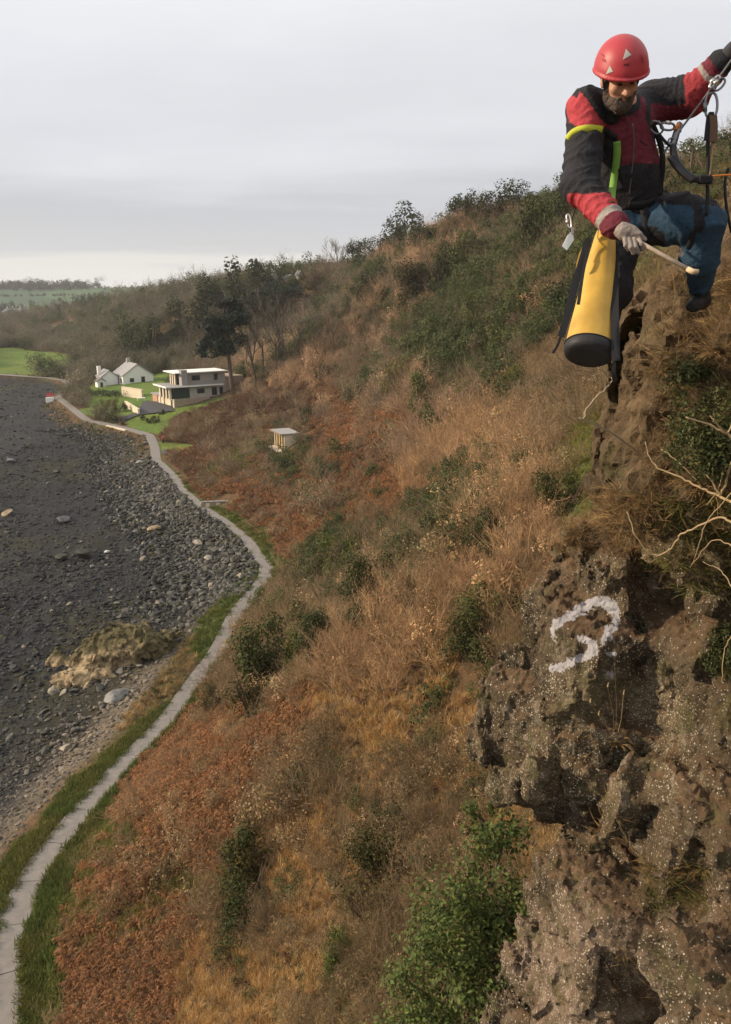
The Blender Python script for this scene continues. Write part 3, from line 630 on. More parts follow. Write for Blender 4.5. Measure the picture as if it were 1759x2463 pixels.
# ================================================================ buildings
M_cream = plain('cream_render', (.62, .54, .40), .85, .10, 1.2); M_grey = plain('grey_render', (.38, .35, .31), .85, .10, 1.0); M_white = plain('white_fascia', (.80, .78, .74), .6)
M_glass = plain('window_glass', (.02, .03, .03), .08, spec=.6); M_greenglass = plain('green_glass', (.025, .06, .05), .08, spec=.6); M_felt = plain('roof_felt', (.30, .29, .28), .9, .1, 1.0)
M_lslate = plain('pale_slate', (.27, .265, .26), .7, .12, 2.0); M_slate = plain('slate', (.13, .13, .14), .7, .15, 2.0); M_stonewall = plain('stone_wall', (.33, .26, .19), .9, .25, 2.5, .6); M_tanwall = plain('tan_wall', (.36, .25, .17), .9, .12, 1.5); M_dark = plain('dark_frame', (.03, .03, .03), .6)
M_chim = plain('chimney_render', (.30, .29, .27), .9, .1, 1.5); M_brickred = plain('red_render', (.45, .25, .17), .9, .15, 2); M_wood = plain('weathered_wood', (.22, .16, .11), .9, .25, 8); M_pole = plain('pole_wood', (.10, .085, .07), .9, .2, 5)
def window(par, c, d, n=2, mat=None, axis='x', name='window'):
    """a framed window proud of the wall: frame with glazing bars, each pane a sub-part"""
    w = bx(name, c, d, M_dark, par)
    for i in range(n):
        if axis == 'x':
            pw_ = d[0]/n; bx('pane', (c[0]-d[0]/2+pw_*(i+.5), c[1]-.03, c[2]), (pw_*.86, d[1], d[2]*.88), mat or M_glass, w)
        else:
            pw_ = d[1]/n; bx('pane', (c[0]-.03, c[1]-d[1]/2+pw_*(i+.5), c[2]), (d[0], pw_*.86, d[2]*.88), mat or M_glass, w)
    return w
def modern_house():
    p = hit(422, 981); h = thing('modern_house', 'flat roofed two storey modern house with chimney block and green glass corner', 'house', (p[0], p[1], p[2]-.3), None, R(33)); h.scale = (1.05, 1.05, .9)
    KEEP_OUT.append((p[0]+3, p[1]+8, 13)); KEEP_OUT.append((p[0]-4, p[1]+9, 9)); KEEP_OUT.append((p[0]-5, p[1]-1, 7)); KEEP_OUT.append((p[0]-9, p[1]+3, 6)); KEEP_OUT.append((p[0]-10, p[1]+10, 5))
    bx('basement_wall', (3.9, 3, 1.0), (7.8, 6, 2.6), M_stonewall, h)
    w = bx('garage_wing', (2.4, 10.0, 1.05), (4.6, 8, 2.3), M_cream, h); bx('wing_roof', (2.3, 10.0, 2.28), (5.4, 8.4, .16), M_felt, h)
    for i, (y0, y1, m_) in enumerate(((6.6, 8.2, M_cream), (8.7, 10.0, M_cream), (10.6, 13.8, M_brickred))): bx('garage_pier', (.02, (y0+y1)/2, 1.0), (.28, y1-y0, 2.2), m_, h)
    for y0 in (8.45, 10.3): d_ = bx('garage_opening', (.06, y0, 1.0), (.1, .42, 2.0), M_dark, h)
    bx('corner_pier', (-.06, .3, 1.1), (.3, .5, 2.5), M_cream, h); bx('side_wall', (-.03, 3.2, 1.05), (.16, 4.6, 2.3), M_cream, h); bx('side_door', (-.12, 1.6, 1.0), (.1, .9, 2.0), M_dark, h)
    bx('ground_floor_wall', (6.9, 4.4, 3.7), (6.6, 7.4, 2.8), M_grey, h)
    bx('sun_room_core', (1.6, 4.6, 3.7), (4.0, 6.6, 2.7), M_greenglass, h)
    g_ = bx('glass_corner', (1.5, 1.05, 3.65), (4.4, .12, 2.5), M_greenglass, h)
    for x in (-.75, .7, 2.1, 3.6): bx('mullion', (x, .96, 3.65), (.1, .12, 2.6), M_dark if x > 0 else M_cream, g_)
    for i, y in enumerate((1.1, 3.0, 4.9, 6.9)): bx('sun_room_pier', (-.55, y, 3.65), (.36, .7, 2.7), M_cream, h)
    for y in (2.05, 3.95, 5.9): window(h, (-.42, y, 3.7), (.12, 1.1, 2.1), 1, None, 'y')
    r = bx('lower_roof', (4.6, 4.0, 5.22), (12.6, 8.0, .28), M_felt, h); bx('fascia', (-1.72, 4.0, 5.25), (.08, 8.06, .36), M_white, r); bx('fascia', (4.6, -.04, 5.24), (12.6, .08, .32), M_white, r)
    bx('upper_wall', (7.6, 5.0, 6.75), (9.2, 5.6, 2.8), M_grey, h); bx('clerestory', (2.4, 5.4, 6.65), (1.4, 4.6, 2.4), M_dark, h)
    for y in (3.6, 4.9, 6.2): bx('upper_pier', (1.62, y, 6.65), (.26, .5, 2.6), M_cream, h)
    bx('upper_roof', (6.7, 5.0, 8.28), (11.8, 7.0, .22), M_white, h)
    c = bx('chimney', (2.7, 1.75, 6.95), (1.25, 1.5, 3.9), M_chim, h); bx('chimney_cap', (2.7, 1.75, 8.95), (1.4, 1.65, .12), M_chim, c)
    window(h, (9.0, .66, 3.6), (1.1, .12, 1.9)); window(h, (10.1, 2.16, 6.9), (.8, .12, 1.5), 1); window(h, (6.0, .66, 3.9), (1.6, .12, 1.1)); window(h, (5.6, 2.16, 6.9), (1.8, .12, 1.2))
    d_ = bx('front_door', (10.9, 2.0, 3.4), (1.1, .2, 2.2), M_dark, h); bx('door_frame', (10.9, 1.88, 4.55), (1.3, .1, .12), M_white, d_)
    bx('entrance_wall', (11.2, 5.0, 4.2), (2.2, 5.8, 4.2), M_grey, h); bx('tan_end_wall', (13.1, 5.2, 4.6), (1.8, 5.0, 4.2), M_tanwall, h); bx('rear_block', (15.8, 8.5, 4.2), (4.4, 6, 4.6), M_stonewall, h)
    # forecourt walls
    def wall(name, u0, v0, u1, v1, hh, th, mat, lab):
        a = hit(u0, v0); b_ = hit(u1, v1); dv = b_-a; ln = float(np.hypot(dv[0], dv[1])); o = thing(name, lab, 'wall', ((a[0]+b_[0])/2, (a[1]+b_[1])/2, min(a[2], b_[2])-.3), None, math.atan2(dv[1], dv[0]), boxmesh(name, (0, 0, hh/2), (ln, th, hh), mat, .03)); 
        cp = bx('coping', (0, 0, hh+.05), (ln+.1, th+.12, .1), mat, o); return o
    wall('garden_wall', 303, 978, 335, 998, 1.5, .4, M_cream, 'low cream garden wall catching the sun in front of the driveway')
    wall('garden_wall', 296, 953, 344, 955, 2.6, .5, M_cream, 'taller cream wall between the cottage and the modern house')
    wall('roadside_wall', 258, 1025, 303, 1036, .4, .4, M_cream, 'low white kerb wall where the path meets the side road')
modern_house()
def gable(name, w, l, h, a, mat, rmat, par, x0=0, y0=0):
    """walls with a gable to the front plus two roof slopes as a part of their own"""
    V = [(x0, y0, 0), (x0+w, y0, 0), (x0+w, y0+l, 0), (x0, y0+l, 0), (x0, y0, h), (x0+w, y0, h), (x0+w, y0+l, h), (x0, y0+l, h), (x0+w/2, y0, a), (x0+w/2, y0+l, a)]
    F = [(0, 1, 5, 8, 4), (2, 3, 7, 9, 6), (3, 0, 4, 7), (1, 2, 6, 5), (0, 3, 2, 1)]
    mb = MB(); mb.add(V, F); link(name, mb.mesh(name, mat, attr=None), par)
    mb = MB(); o = .25; t_ = .18; dx = w/2+o; dz = (a-h)/(w/2)
    for sg in (-1, 1):
        e = [(x0+w/2, y0-o, a+.05), (x0+w/2, y0+l+o, a+.05), (x0+w/2+sg*dx, y0+l+o, a+.05-dz*dx), (x0+w/2+sg*dx, y0-o, a+.05-dz*dx)]; e2 = [(p_[0], p_[1], p_[2]+t_) for p_ in e]
        mb.add(e+e2, [(0, 1, 2, 3), (4, 7, 6, 5), (0, 4, 5, 1), (1, 5, 6, 2), (2, 6, 7, 3), (3, 7, 4, 0)])
    return link('roof', mb.mesh('roof', rmat, attr=None), par)
def cottage():
    p = hit(297, 925); h = thing('cottage', 'white gabled cottage with slate roof above the dark hedge', 'house', (p[0], p[1], p[2]-.5), None, R(33)); h.scale = (1.15, 1.1, 1.0); KEEP_OUT.append((p[0]-2, p[1]-3, 6)); KEEP_OUT.append((p[0]-6, p[1]+4, 5)); KEEP_OUT.append((p[0]+1, p[1]+6, 10))
    r = gable('wall', 7.6, 9, 2.9, 5.9, M_white, M_lslate, h); bx('chimney', (3.8, 7.6, 6.3), (.9, .7, 1.8), M_grey, r)
    r2 = gable('wing_wall', 4.0, 5, 2.5, 4.2, M_white, M_lslate, h, -4.3, 3.4); bx('chimney', (-4.1, 6, 4.2), (.8, .8, 2.4), M_white, r2)
    window(h, (5.0, -.04, 1.5), (.9, .1, 1.9), 1, None, 'x', 'door'); window(h, (-4.34, 5.8, 1.4), (.1, 1.0, 1.1), 2, None, 'y'); window(h, (-.05, 1.6, 1.5), (.1, 1.0, 1.1), 2, None, 'y'); window(h, (2.2, -.04, 1.6), (1.0, .1, 1.1))
cottage()
def shelter():
    p = hit(684, 1082); th = R(25); h = thing('shelter', 'small open fronted cream shelter with flat overhanging roof among bracken', 'shelter', (p[0], p[1], p[2]-.15), None, th); KEEP_OUT.append((p[0]+.6, p[1]+2, 3.6))
    bx('end_wall', (1.15, .1, 1.15), (2.2, .2, 2.4), M_cream, h); bx('end_wall', (1.15, 4.4, 1.15), (2.2, .2, 2.4), M_cream, h); bx('rear_wall', (2.2, 2.25, 1.15), (.18, 4.2, 2.4), M_cream, h)
    for y in (1.2, 2.3, 3.4): bx('post', (.14, y, 1.15), (.16, .3, 2.3), plain('ochre_post', (.55, .40, .2), .8), h)
    bx('seat', (1.6, 2.25, .45), (.6, 3.9, .08), M_wood, h); bx('seat_front', (1.35, 2.25, .2), (.08, 3.9, .42), M_dark, h)
    bx('floor', (.7, 2.25, .03), (2.6, 4.6, .1), M_cream, h); bx('step', (-.75, 2.0, -.02), (.7, 5.0, .16), M_cream, h)
    r = bx('roof', (.95, 2.25, 2.46), (3.0, 4.9, .16), M_felt, h); bx('fascia', (-.57, 2.25, 2.45), (.06, 4.9, .22), M_wood, r)
shelter()
def small_works():
    # stone seat wall beside the path
    a = hit(488, 1222); o = thing('seat_wall', 'low pale stone seat wall set into the bank beside the path', 'wall', (a[0]+1.6, a[1]+.4, a[2]-.1), None, R(8)); KEEP_OUT.append((a[0]+2, a[1]+.4, 2.6))
    for i in range(6): bx('stone', (-1.6+i*.62, 0, .38+random.uniform(-.03, .03)), (.58, .5, .8), M_cream if i % 2 else M_stonewall, o, .05)
    for i in range(5): bx('coping', (-1.4+i*.75, 0, .86), (.72, .62, .12), M_conc, o, .03)
    # post
    a = hit(393, 1066); o = thing('post', 'short dark post with a red top at the path junction', 'post', a, None, .3)
    bx('shaft', (0, 0, .35), (.3, .26, .8), M_dark, o, .03); bx('head', (0, 0, .98), (.5, .4, .46), plain('faded_red', (.42, .10, .07), .7), o, .05)
    # plinth with red seat
    a = at_z(121, 962, .0); o = thing('plinth', 'pale concrete plinth at the seaward bend of the path', 'plinth', (a[0], a[1], -.6), None, .2); bx('block', (0, 0, .55), (1.9, 1.1, 1.5), M_white, o, .05); bx('step', (1.4, .1, .3), (.9, .9, .9), M_conc, o, .03)
    o = thing('seat', 'small red painted seat on the pale plinth by the sea', 'seat', (a[0], a[1], .7), None, .2); mr_ = plain('red_paint', (.55, .07, .06), .6)
    bx('bench_top', (0, 0, .42), (1.5, .5, .08), mr_, o); bx('backrest', (0, .27, .72), (1.5, .07, .5), mr_, o)
    for x in (-.6, .6): bx('leg', (x, 0, .19), (.1, .42, .38), mr_, o)
    a = hit(181, 912); o = thing('hut', 'tiny pale hut beside the far bend of the path', 'hut', (a[0], a[1], a[2]-.2), None, .5); gable('wall', 3.0, 2.6, 2.0, 2.8, M_cream, M_felt, o); bx('door', (1.5, -.03, .9), (.8, .08, 1.7), M_dark, o); KEEP_OUT.append((a[0], a[1], 4))
    a = hit(236, 932); o = thing('shed', 'small white shed left of the cottage above the hedge', 'shed', (a[0], a[1], a[2]-.2), None, .6); gable('wall', 2.2, 2.4, 1.8, 2.6, M_white, M_slate, o); bx('door', (1.1, -.03, .8), (.7, .08, 1.5), M_dark, o); KEEP_OUT.append((a[0], a[1], 3))
    a = hit(340, 966); o = thing('garden_table', 'low white table standing on the driveway', 'table', (a[0], a[1], a[2]+.25), None, .4); bx('top', (0, 0, .62), (1.9, .9, .12), M_white, o)
    for x, y in ((-.8, -.3), (.8, -.3), (-.8, .3), (.8, .3)): bx('leg', (x, y, .28), (.1, .1, .56), M_white, o)
    # houses on the skyline and the far village
    def tiny(u, v, w, hh, lab, m1=M_white, m2=M_slate, grp=None, rz=.5):
        a = hit(u, v); o = thing('house', lab, 'house', (a[0], a[1], a[2]-.3), grp, rz); gable('wall', w, w*1.5, hh, hh*1.75, m1, m2, o); KEEP_OUT.append((a[0], a[1], w*(1.6 if a[1] > 500 else .7)))
        bx('window', (w*.3, -.06, hh*.5), (w*.16, .1, hh*.4), M_glass, o); bx('window', (w*.7, -.06, hh*.5), (w*.16, .1, hh*.4), M_glass, o); bx('chimney', (w/2, w*1.2, hh*1.9), (w*.12, w*.12, hh*.5), m1, o)
    tiny(626, 680, 4.0, 1.8, 'brown roofed house at the left of the ridge top row', M_tanwall, M_stonewall); tiny(656, 684, 2.0, 2.6, 'narrow white gable end showing on the ridge top', M_grey); tiny(690, 680, 4.0, 1.6, 'dark roofed house on the ridge right of the white gable', M_stonewall); tiny(718, 674, 2.0, 1.8, 'small house with a white chimney near the bare skyline tree', M_grey)
    for u, v, lab, m1 in ((6, 757, 'white village house at the left edge below the far fields', M_white), (19, 755, 'yellow village house below the far fields', M_cream), (38, 754, 'white village house right of the yellow one', M_white), (48, 752, 'pale grey village house at the end of the row', M_grey), (163, 737, 'pale distant farmhouse against the far fields', M_white)): tiny(u, v, 9, 4, lab, m1, M_slate, None, .3)
    a = hit(1661, 412); o = thing('telegraph_pole', 'telegraph pole with a crossbar on the skyline behind the rope gear', 'pole', (a[0], a[1], a[2]-.5)); hh = 50*proj(a)[2]/FPX+.5
    mb = MB(); mb.tube([(0, 0, 0), (0, 0, hh)], [.13, .09], 8); link('shaft', mb.mesh('shaft', M_pole, attr=None), o); bx('crossbar', (0, 0, hh*.95), (1.1, .1, .12), M_pole, o)
    for x in (-.45, .45): bx('insulator', (x, 0, hh*.95+.14), (.1, .1, .18), M_white, o)
    a = hit(1612, 728); o = thing('railing', 'short weathered railing on the green slope under the climber', 'railing', a, None, .15); k = proj(a)[2]/FPX
    for i in range(3): bx('rail', (0, 0, (4+i*5)*k), (46*k, .05, 2.2*k), M_wood, o)
    for x in (-16*k, 16*k): bx('post', (x, .06, 6*k), (2.4*k, .06, 16*k), M_wood, o)
small_works()

# ================================================================ trees
def obcol(o, c): o.color = (*c, 1)
def bare_tree(loc, h, label, sd, c=(.12, .095, .07), group=None, stems=1, name='bare_tree', spread=.45, mx=5, kids=(3, 4)):
    random.seed(sd); o = thing(name, label, 'tree', loc, group); T = MB(); C = MB(); box = {'t': T, 1: C}
    for i in range(stems):
        d = v3(random.uniform(-.22, .22)*(stems > 1)+random.uniform(-.05, .05), random.uniform(-.2, .2)*(stems > 1), 1).normalized()
        grow(box, v3(random.uniform(-.3, .3)*(stems > 1), random.uniform(-.3, .3)*(stems > 1), -.3), d, h*.52, h*.017, 0, mx, lambda l: 't' if l <= 1 else 1, (1, 1, 1), spread, kids, .13, .6)
    a = link('trunk', T.mesh('trunk', WOOD_O), o); b_ = link('crown', C.mesh('crown', WOOD_O), o); obcol(a, c); obcol(b_, tuple(x*1.15 for x in c)); return o
def leafy_tree(loc, h, w, label, sd, c=(.035, .048, .022), name='evergreen_tree', group=None, n=900, low=.3, cat='tree'):
    random.seed(sd); o = thing(name, label, cat, loc, group); T = MB(); pts = [(0, 0, -.3), (random.uniform(-.03, .03)*h, 0, h*.3), (random.uniform(-.06, .06)*h, 0, h*.75)]; T.tube(pts, [h*.03, h*.022, h*.008], 6)
    for i in range(5):
        az = random.uniform(0, 6.28); T.tube([(0, 0, h*(low+.05*i)), (math.cos(az)*w*.35, math.sin(az)*w*.35, h*(low+.22+.07*i))], [h*.012, h*.004], 4)
    C = MB(); leafcloud(C, n, (0, 0, h*(low+1)/2), (w*.62, w*.62, h*(1-low)*.62), max(w, h)*.055, sd=sd)
    a = link('trunk', T.mesh('trunk', WOOD_O), o); b_ = link('crown', C.mesh('crown', LEAF_O), o); obcol(a, (.07, .055, .04)); obcol(b_, c); return o
def pine(loc, h, label, sd, clouds, lean=.06):
    random.seed(sd); o = thing('pine_tree', label, 'tree', loc); T = MB(); T.tube([(0, 0, -.4), (-lean*h*.3, 0, h*.35), (-lean*h, 0, h*.7), (-lean*h*.8, 0, h*.95)], [h*.024, h*.02, h*.014, h*.006], 8)
    C = MB()
    for i, (dx, dz, rx, rz) in enumerate(clouds):
        T.tube([(-lean*h*.8, 0, dz*h-rz*h*.8), (dx*h*.6-lean*h*.5, random.uniform(-.04, .04)*h, dz*h-rz*h*.3), (dx*h, 0, dz*h)], [h*.008, h*.006, h*.003], 5)
        leafcloud(C, 900, (dx*h, random.uniform(-.08, .08)*h, dz*h), (rx*h*1.25, rx*h*1.1, rz*h*1.2), h*.03, sd=sd*10+i, up=.5)
    a = link('trunk', T.mesh('trunk', WOOD_O), o); b_ = link('crown', C.mesh('crown', LEAF_O), o); obcol(a, (.10, .075, .055)); obcol(b_, (.026, .04, .026)); return o
def shrub_templates():
    r_ = []
    for i in range(5):
        C = MB(); leafcloud(C, 3400, (0, 0, .36), (.62, .62, .56), .044, sd=300+i, fill=.9); S = MB()
        random.seed(400+i)
        for k in range(6): az = random.uniform(0, 6.28); S.tube([(0, 0, -.1), (math.cos(az)*.25, math.sin(az)*.25, .35), (math.cos(az)*.42, math.sin(az)*.42, random.uniform(.5, .8))], [.022, .015, .005], 4)
        r_.append((C.mesh('foliage', LEAF_O), S.mesh('stem', WOOD_O)))
    return r_
SHT = shrub_templates()
def shrub(u, v, w, label, c, tall=.9, group=None, i=None):
    a = hit(u, v); k = proj(a)[2]/FPX*w*(1.1 if w < 40 else 1.75); o = thing('shrub', label, 'shrub', (a[0], a[1], a[2]-.08*k), group, random.uniform(0, 6.28)); o.scale = (k, k, k*tall); j = random.randrange(5) if i is None else i
    KEEP_OUT.append((a[0]-.05*k, a[1]-.15*k, .34*k)); f = link('foliage', SHT[j][0], o); s_ = link('stem', SHT[j][1], o); obcol(f, c); obcol(s_, (.08, .06, .04)); return o
def plant_trees():
    q = hit(560, 950); k = proj(q)[2]/FPX
    pine(q, 225*k, 'tall dark pine with a bare trunk beside the modern house', 1, [(-.13, .62, .17, .14), (-.03, .52, .16, .12), (-.22, .50, .12, .12), (.06, .86, .15, .11), (-.10, .74, .14, .09), (-.02, .95, .10, .06), (.13, .78, .10, .07)])
    q = hit(672, 800); k = proj(q)[2]/FPX; pine(q, 118*k, 'broad flat topped pine behind the bare trees by the house', 2, [(0, .86, .34, .13), (-.36, .70, .28, .13), (.3, .78, .26, .11)], .02)
    for u, v, hp, sd, lab in ((616, 922, 175, 3, 'leaning bare tree nearest the pine beside the house'), (636, 918, 150, 4, 'slender bare tree in the middle of the group by the house'), (660, 918, 185, 5, 'tall forked bare tree at the right of the group by the house'), (745, 870, 120, 6, 'ivy grey bare tree on the slope right of the house trees'), (590, 905, 130, 21, 'bare tree tucked behind the pine trunk'), (690, 900, 150, 22, 'wide bare tree just right of the forked one'), (720, 880, 120, 23, 'bare tree between the wide one and the ivy grey one'), (800, 850, 100, 24, 'isolated bare tree on the brown bank right of the group'), (520, 870, 110, 25, 'bare tree showing over the roof of the modern house'), (455, 860, 90, 26, 'bare tree behind the chimney of the modern house'), (905, 830, 70, 8, 'small bare tree low on the brown hillside')):
        q = hit(u, v); k = proj(q)[2]/FPX; bare_tree(q, hp*k*1.1, lab, sd, (.105, .085, .06))
    for u, v, hp, sd, lab in ((812, 652, 96, 11, 'rounded leafless tree standing on the skyline'), (778, 660, 66, 12, 'smaller leafless tree left of the rounded one on the skyline'), (470, 925, 62, 13, 'bare reddish tree in front of the modern house wall')):
        q = hit(u, v); k = proj(q)[2]/FPX; bare_tree(q, hp*k, lab, sd, (.15, .125, .105) if u > 500 else (.16, .10, .07), None, 2, 'bare_tree', .5)
    EV = [(850, 632, 38, 44, 'dark evergreen at the left of the skyline clump'), (880, 628, 44, 40, 'middle evergreen of the skyline clump'), (912, 622, 34, 40, 'small pointed evergreen on the skyline clump'), (948, 606, 52, 46, 'tall dark evergreen with rough top on the skyline'), (975, 606, 62, 62, 'biggest dark evergreen on the skyline right of the clump'), (1110, 545, 56, 44, 'dark flat topped evergreen high on the ridge'), (1140, 540, 44, 42, 'evergreen touching the flat topped one on the ridge'), (1200, 525, 80, 44, 'wide dark evergreen where the ridge meets the climber'), (907, 712, 66, 66, 'dark round holly on the upper brown slope'), (856, 742, 34, 44, 'small dark upright bush below the round holly'), (1045, 583, 50, 30, 'low brown thicket on the ridge line'), (500, 800, 70, 80, 'dark evergreen in the wood above the modern house'), (590, 800, 70, 90, 'dark evergreen behind the tall pine crown'), (440, 830, 60, 60, 'dark evergreen between cottage and modern house'), (640, 720, 60, 50, 'evergreen high in the wood above the house'), (1010, 610, 50, 40, 'round evergreen below the ridge line'), (1250, 500, 60, 40, 'evergreen on the ridge close behind the climber')]
    for i, (u, v, w, hh, lab) in enumerate(EV):
        q = hit(u, v); k = proj(q)[2]/FPX; leafy_tree(q, hh*k*(1.75 if i < 8 or i > 10 else 1.2), w*k*1.2, lab, 50+i, (.042, .048, .02) if i != 10 else (.10, .075, .05), low=.12, n=1000)
    FT = [(40, 700, 22, 20), (75, 700, 36, 28), (100, 698, 40, 26), (125, 698, 34, 24), (163, 698, 18, 32), (182, 697, 18, 20), (195, 697, 22, 24), (212, 697, 18, 24), (240, 694, 26, 27), (327, 688, 10, 12), (382, 686, 20, 24)]
    FL = ['leftmost far tree on the distant hilltop', 'broad far tree starting the hilltop row', 'second broad far tree of the hilltop row', 'third broad far tree of the hilltop row', 'tallest far tree of the distant hilltop row', 'low far tree right of the tallest one', 'airy far tree in the hilltop row', 'pale round far tree near the row end', 'leaning far tree ending the hilltop row', 'tiny lone tree on the distant field edge', 'lone round tree right on the distant skyline']
    for i, (u, v, w, hh) in enumerate(FT):
        q = hit(u, v); k = proj(q)[2]/FPX; leafy_tree(q, hh*k, w*k*1.05, FL[i], 80+i, (.05, .05, .042), 'distant_tree', 'trees along the far hilltop', 480, -.1)
    DK = (.046, .049, .014); MG = (.078, .088, .02); OL = (.10, .095, .03)
    for u, v, w, c, lab in (
      (1262, 962, 62, MG, 'bright green bush on the mid slope below the yellow bag'), (1234, 1006, 60, DK, 'dark green bush just below the bright green one'), (1262, 1165, 52, DK, 'small black green bush left of the grassy slope'), (1352, 1232, 62, DK, 'dark rounded bush right above the painted rock'), (1169, 1340, 60, DK, 'dark bush in the middle of the brown slope'), (1165, 1500, 70, OL, 'olive bush with pale twigs left of the painted rock'), (1140, 1580, 80, DK, 'black shadowy bush beside the painted rock'), (1140, 1140, 46, MG, 'small green bush on the pinkish scrub slope'), (1109, 1305, 66, OL, 'olive bush left of the dark middle bush'),
      (865, 1348, 50, DK, 'topmost of the dark bushes above the path bend'), (826, 1392, 60, MG, 'green bush in the cluster above the path bend'), (785, 1404, 46, DK, 'leftmost dark bush of the cluster above the bend'), (888, 1416, 54, OL, 'olive bush right of the cluster above the bend'), (910, 1452, 70, DK, 'dark hollow looking bush below the olive one'), (720, 1450, 40, DK, 'narrow dark bush left of the bend cluster'), (694, 1478, 50, MG, 'small green bush close to the path bend'), (734, 1514, 44, DK, 'upright dark bush beside the path bend slope'), (700, 1546, 54, OL, 'olive green bush low beside the path'), (664, 1632, 96, DK, 'wide black bush above the hidden stretch of path'), (790, 1592, 76, DK, 'dark bush at the right of the wide black one'), (606, 1712, 80, DK, 'dark bush leaning over the hidden stretch of path'), (530, 1700, 46, OL, 'small olive bush at the path edge'),
      (607, 2140, 110, DK, 'dark green bramble bush in the lower bracken'), (592, 2210, 84, DK, 'second dark bramble bush just under the first'), (912, 2130, 110, DK, 'dark leafy bush left of the ivy mass'), (890, 2215, 96, OL, 'olive bramble bush below the dark leafy one'), (822, 2320, 72, MG, 'bright small green bush low in the dry grass'), (1000, 720, 54, DK, 'dark bush high on the brown hillside'), (1060, 690, 60, DK, 'dark ivy covered bush right of the high bush'), (1125, 660, 60, MG, 'green thicket high on the hillside'), (1290, 610, 80, DK, 'dark green thicket beside the climber'), (1045, 1290, 40, OL, 'small olive bush above the pinkish scrub'), (960, 960, 60, OL, 'dull olive bush beyond the bracken slope'), (1040, 985, 60, OL, 'olive bush right of the dull one'), (1160, 790, 50, DK, 'dark bush in the centre of the upper slope'), (1510, 800, 40, DK, 'dark bush framed by the leg of the climber'),
      (240, 995, 26, DK, 'dark garden bush by the small lawn'), (255, 985, 26, OL, 'yellowish garden bush by the small lawn'), (285, 990, 34, (.12, .10, .05), 'brown garden bush beside the low cream wall'), (345, 1010, 14, DK, 'small dark bush on the front lawn'), (375, 1016, 18, DK, 'largest small bush on the front lawn'), (360, 1018, 14, DK, 'middle small bush on the front lawn'), (388, 996, 14, DK, 'bush at the top edge of the front lawn'), (548, 890, 34, MG, 'green bush between the pine trunk and the bare trees'), (330, 870, 70, DK, 'dark tree clump behind the cottage'), (365, 860, 60, DK, 'dark holly behind the cottage and house')):
        if v > 1800: w *= .8
        shrub(u, v, w, lab, tuple(x*random.uniform(.85, 1.2) for x in c), random.uniform(.95, 1.3))
    for u, v, w in ((850, 1440, 60), (800, 1480, 66), (760, 1550, 60), (842, 1552, 58), (872, 1505, 50), (724, 1590, 60), (648, 1560, 44), (940, 1400, 50)):
        shrub(u, v, w, 'brambly olive bush within the dark thicket above the path bend', tuple(x*random.uniform(.8, 1.15) for x in random.choice((DK, OL, (.12, .09, .04)))), random.uniform(.8, 1.1), 'bushes of the dark thicket above the path bend')
    # the hedge in front of the cottage
    random.seed(9); o = None; a = hit(180, 950); b_ = hit(292, 955); o = thing('hedge', 'long dark green hedge in front of the cottage', 'hedge', ((a[0]+b_[0])/2, (a[1]+b_[1])/2, (a[2]+b_[2])/2)); C = MB(); S = MB()
    for i in range(9):
        t_ = i/8; p = (a*(1-t_)+b_*t_)-np.array(o.location); zz_ = H1(p[0]+o.location.x, p[1]+o.location.y)-o.location.z
        leafcloud(C, 170, (p[0], p[1]+random.uniform(-1.5, 1.5), zz_+.8), (2.2, 2.4, random.uniform(.9, 1.5)), .32, sd=700+i); S = MB(); S.tube([(p[0], p[1], zz_-.3), (p[0], p[1], zz_+1.0)], [.08, .03], 5); obcol(link('stem', S.mesh('stem', WOOD_O), o), (.08, .06, .04))
    f = link('foliage', C.mesh('foliage', LEAF_O), o); obcol(f, (.04, .05, .022))
plant_trees()

def outcrop():
    c = at_z(275, 1600, -2.2); k = proj(c)[2]/FPX; h = .11; lo = (c[0]-6.5, c[1]-6.5, -3.4); hi = (c[0]+6.5, c[1]+8, 2.2); X, Y, Z = grid(lo, hi, h)
    def E(u, v, zc, r): q = at_z(u, v, zc); return sd_ell(X, Y, Z, q, r)
    f = E(320, 1560, -1.0, (3.4, 2.2, 1.9)); f = smin(f, E(250, 1585, -1.6, (2.4, 1.8, 1.3)), .5); f = smin(f, E(215, 1640, -2.0, (1.9, 1.6, .9)), .4); f = smin(f, E(270, 1640, -2.1, (2.2, 1.3, .8)), .4); f = smin(f, E(150, 1600, -2.2, (1.2, 1.0, .8)), .4); f = smin(f, E(410, 1550, -1.6, (1.8, 1.4, 1.0)), .4)
    f = -smin(-f, E(330, 1605, -1.3, (2.4, 1.1, .7)), .3)
    f = rock_noise(f, X, Y, Z, 1.3, .5, .3, .25, 40); V, F = surface_nets(f, lo, h); V = V.astype(np.float32); u, v, d = proj(V); n = fbm(V[:, 0], V[:, 1], V[:, 2], .9, 3, 601); n2 = fbm(V[:, 0], V[:, 1], V[:, 2], 3, 3, 602)
    tan = np.array((.30, .225, .13)); olv = np.array((.085, .07, .03)); w = np.clip(sstep(1545, 1615, v)*sstep(400, 300, u)+.8*n, 0, 1)[:, None]; cc = (olv*(1-w)+tan*w)*(1+.4*n2)[:, None]
    o = thing('rock_outcrop', 'big tan and olive rock outcrop rising from the dark foreshore', 'rock', (c[0], c[1], -2.2)); me = mesh_np('rock_outcrop', V-np.array(o.location, np.float32), F, (plain('outcrop_rock', (.2, .2, .2), .9, .35, 3.5, .7, vcol='col'),), False, np.clip(cc, .01, 1)); link('rock_mass', me, o)
